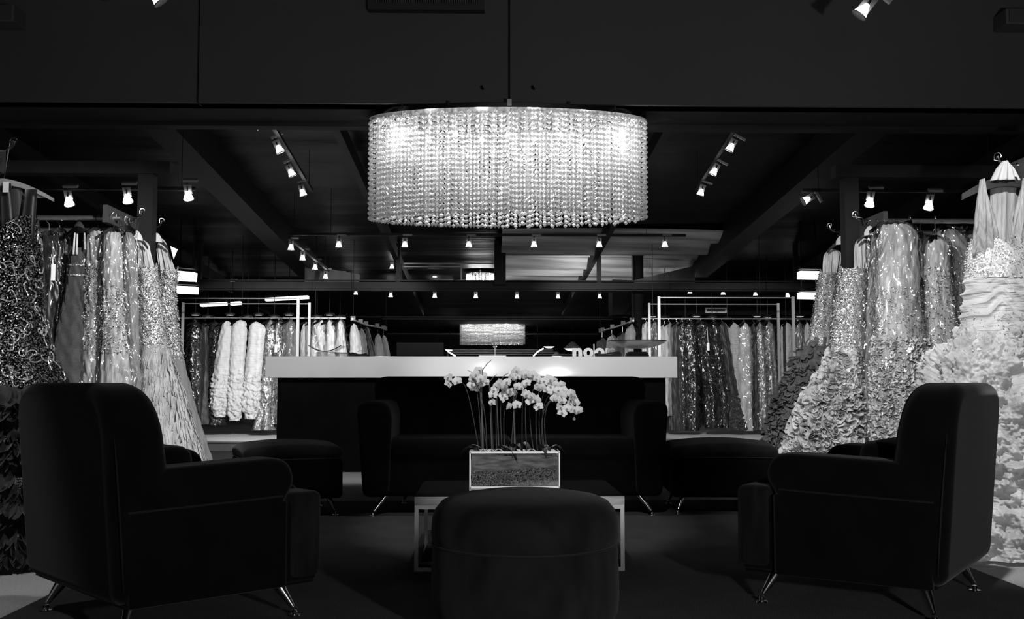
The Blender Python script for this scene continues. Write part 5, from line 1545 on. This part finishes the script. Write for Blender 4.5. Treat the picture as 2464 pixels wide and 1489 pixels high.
def downlight(px, py, Y, label):
    global dproto
    p = at(px, py, Y)
    if dproto is None:
        t = thing('downlight', label, 'downlight', p, 0, 'downlights over the far rails')
        MB().lathe([(0, 0), (.055, .004), (.06, .012)], 20).build('lens', DISC, t)
        MB().lathe([(.085, .008), (.08, .03), (.04, .05), (.0, .055)], 20).build('housing', STEEL_BLACK, t)
        MB().tube([(0, 0, .05), (0, 0, 1.1)], .006, 6).build('hanging_rod', STEEL_BLACK, t)
        dproto = t
    else: dup(dproto, p, None, label, 'downlights over the far rails')
for i, px in enumerate((470, 500, 553, 596, 622, 660, 695, 763, 793, 818)):
    downlight(px, 759 + (i % 2) * 5, 16.5, f'{ORD[i]} round downlight over the far rail of white gowns, counted from the mermaid gown')
for i, px in enumerate((1570, 1601, 1649, 1676, 1714, 1750, 1822, 1847, 1891, 1925)):
    downlight(px, 763 + (i % 3) * 3, 16.5, f'{ORD[i]} round downlight over the far rail of dark gowns, counted from the black column')
def pendant(px, py, Y, wpx, label, m):
    p = at(px, py, Y); k = Y / F; r_ = wpx * k / 2
    t = thing('pendant_lamp', label, 'pendant lamp', p)
    MB().lathe([(.02, r_ * .75), (.12 * r_ + .02, r_ * .7), (r_ * .6, r_ * .35), (r_, 0), (r_ * .98, -.01), (r_ * .55, r_ * .3)], 28).build('shade', m, t)
    MB().lathe([(0, -.32 * r_), (r_ * .45, -.28 * r_), (r_ * .8, -.12 * r_), (r_ * .92, 0)], 24).build('diffuser', TUBE, t)
    MB().tube([(0, 0, r_ * .7), (0, 0, zb - p.z)], .006, 6).build('cord', STEEL_BLACK, t)
pendant(1378, 838, 25.5, 44, 'white cone pendant lamp beside the white letters', mat('white_shade', .7, .5))
pendant(1340, 856, 26.5, 26, 'small white pendant lamp showing above the counter edge', mat('white_shade', .7, .5))
pendant(1321, 833, 27.5, 30, 'dark domed pendant lamp with a lit rim above the counter', STEEL_BLACK)
for (pts, lb) in (([(1283, 857), (1294, 846), (1308, 838)], 'zigzag lit tube sculpture above the counter, below the dark pendant'), ([(1096, 857), (1082, 848), (1072, 842), (1088, 843)], 'slanting lit tube far behind the counter, beside the monitor')):
    P = [at(x, y, 26.0) for x, y in pts]
    t = thing('tube_light', lb, 'tube light', P[0])
    MB().tube([p - P[0] for p in P], .018, 8).build('tube', TUBE, t)
    MB().tube([P[1] - P[0], Vector((0, 0, zb - P[0].z)) + Vector(((P[1] - P[0]).x, 0, 0))], .008, 6).build('hanging_rod', STEEL_BLACK, t)
# far hanging rails between the racks
fr_m = mat('pale_rail', .5, .35, .5)
for (x0_, x1_, y_, Y, lb) in ((920, 1475, 769, 22.0, 'upper thin pale rail hanging across behind the distant chandelier'), (930, 1440, 805, 27.6, 'lower thin pale rail hanging across behind the distant chandelier')):
    a, b = at(x0_, y_ - 2, Y), at(x1_, y_ + 2, Y)
    rail(lb, a, (b.x, b.y, a.z), .012, 'hanging_rail', [(.0, zc(Y) if Y < 24 else zb), (1.0, zc(Y) if Y < 24 else zb)], fr_m)
for (px, py, lb) in ((887, 745, 'thin'), (1437, 790, 'second thin')): pass
shelf = MB()
for py, x0_, x1_ in ((842, 1075, 1330), (848, 1080, 1340), (853, 1088, 1400)):
    a, b = at(x0_, py, 28.5), at(x1_, py, 28.5)
    tag(MB().box((a + b) / 2, (b.x - a.x, .4, .035)).box((a + b) / 2 + Vector((0, .19, -.3)), (b.x - a.x, .02, .6)).build('wall_shelf', mat('shelf_grey', .3, .4), smooth=False), f'{ORD[[842, 848, 853].index(py)]} pale shelf from the top, far behind the counter', 'shelf')
# vents
def vent(a, b, Y, label, m, slat=True, deep=.05, n=18):
    pa, pb = at(*a, Y), at(*b, Y)
    c = (pa + pb) / 2; wd, ht = abs(pb.x - pa.x), abs(pa.z - pb.z)
    t = thing('air_vent', label, 'vent', c)
    f = .06 * wd
    fr_ = MB()
    for s in (-1, 1): fr_.box((s * (wd / 2 - f / 2), 0, 0), (f, deep, ht)); fr_.box((0, 0, s * (ht / 2 - f / 2)), (wd - 2 * f, deep, f))
    fr_.build('frame', m, t, smooth=False)
    sl = MB()
    for k in range(n): sl.box((-wd / 2 + f + (k + .5) * (wd - 2 * f) / n, .005, 0), ((wd - 2 * f) / n * .5, deep * .5, ht - 2 * f))
    sl.build('slats', mat('grey_slat', .10, .35, .4), t, smooth=False)
vent((888, -120), (1166, 29), 5.97, 'large black vent grille at the top of the bulkhead', mat('black_grille', .018, .5), n=46, deep=.06)
vent((1016, 716), (1066, 745), 23.96, 'dim wall vent on the far bulkhead, between the first two far spotlights', mat('dim_vent', .03, .4))
vent((1246, 716), (1296, 746), 23.96, 'dim wall vent on the far bulkhead, above the distant chandelier', mat('dim_vent', .03, .4))
vent((1697, 740), (1748, 753), 18.0, 'white framed air vent above the dark bagged gowns', WHITE_PAINT)
bx_ = at(1722, 740, 18.0)
struct(MB().box((bx_.x + .3, 18.35, bx_.z + .25), (4.2, .6, .75)).build('wall_duct', mat('dark_duct', .006, .7, 0, .1), smooth=False))
for px0, px1, py0, py1, s in ((-40, 44, 18, 60, 'sequined gown'), (2408, 2500, 28, 66, 'fluffy white gown')):
    pa, pb = at(px0, py0, 5.9), at(px1, py1, 5.9)
    t = thing('wall_speaker', f'dark box speaker on the bulkhead above the {s}', 'speaker', (pa + pb) / 2 + Vector((0, .02, 0)))
    wd, ht = abs(pb.x - pa.x), abs(pa.z - pb.z)
    bm_obj('cabinet', rbox_bm((wd, .16, ht), .008, 2), mat('speaker_grey', .06, .6), t)
    MB().box((0, -.083, 0), (wd * .85, .008, ht * .8)).build('grille', mat('speaker_grille', .04, .8), t, smooth=False)
for px in (1160, 1282):
    p = at(px, 214, 5.99)
    tag(MB().tube([p + Vector((0, .02, .012)), p + Vector((0, -.02, .012)), p + Vector((0, -.03, 0)), p + Vector((.01, -.03, -.012))], .005, 8).build('ceiling_hook', BLACK_PLASTIC), 'small black hook on the bulkhead, ' + ('on the vent side of the board joint' if px < 1200 else 'on the far side of the joint from the vent'), 'hook')
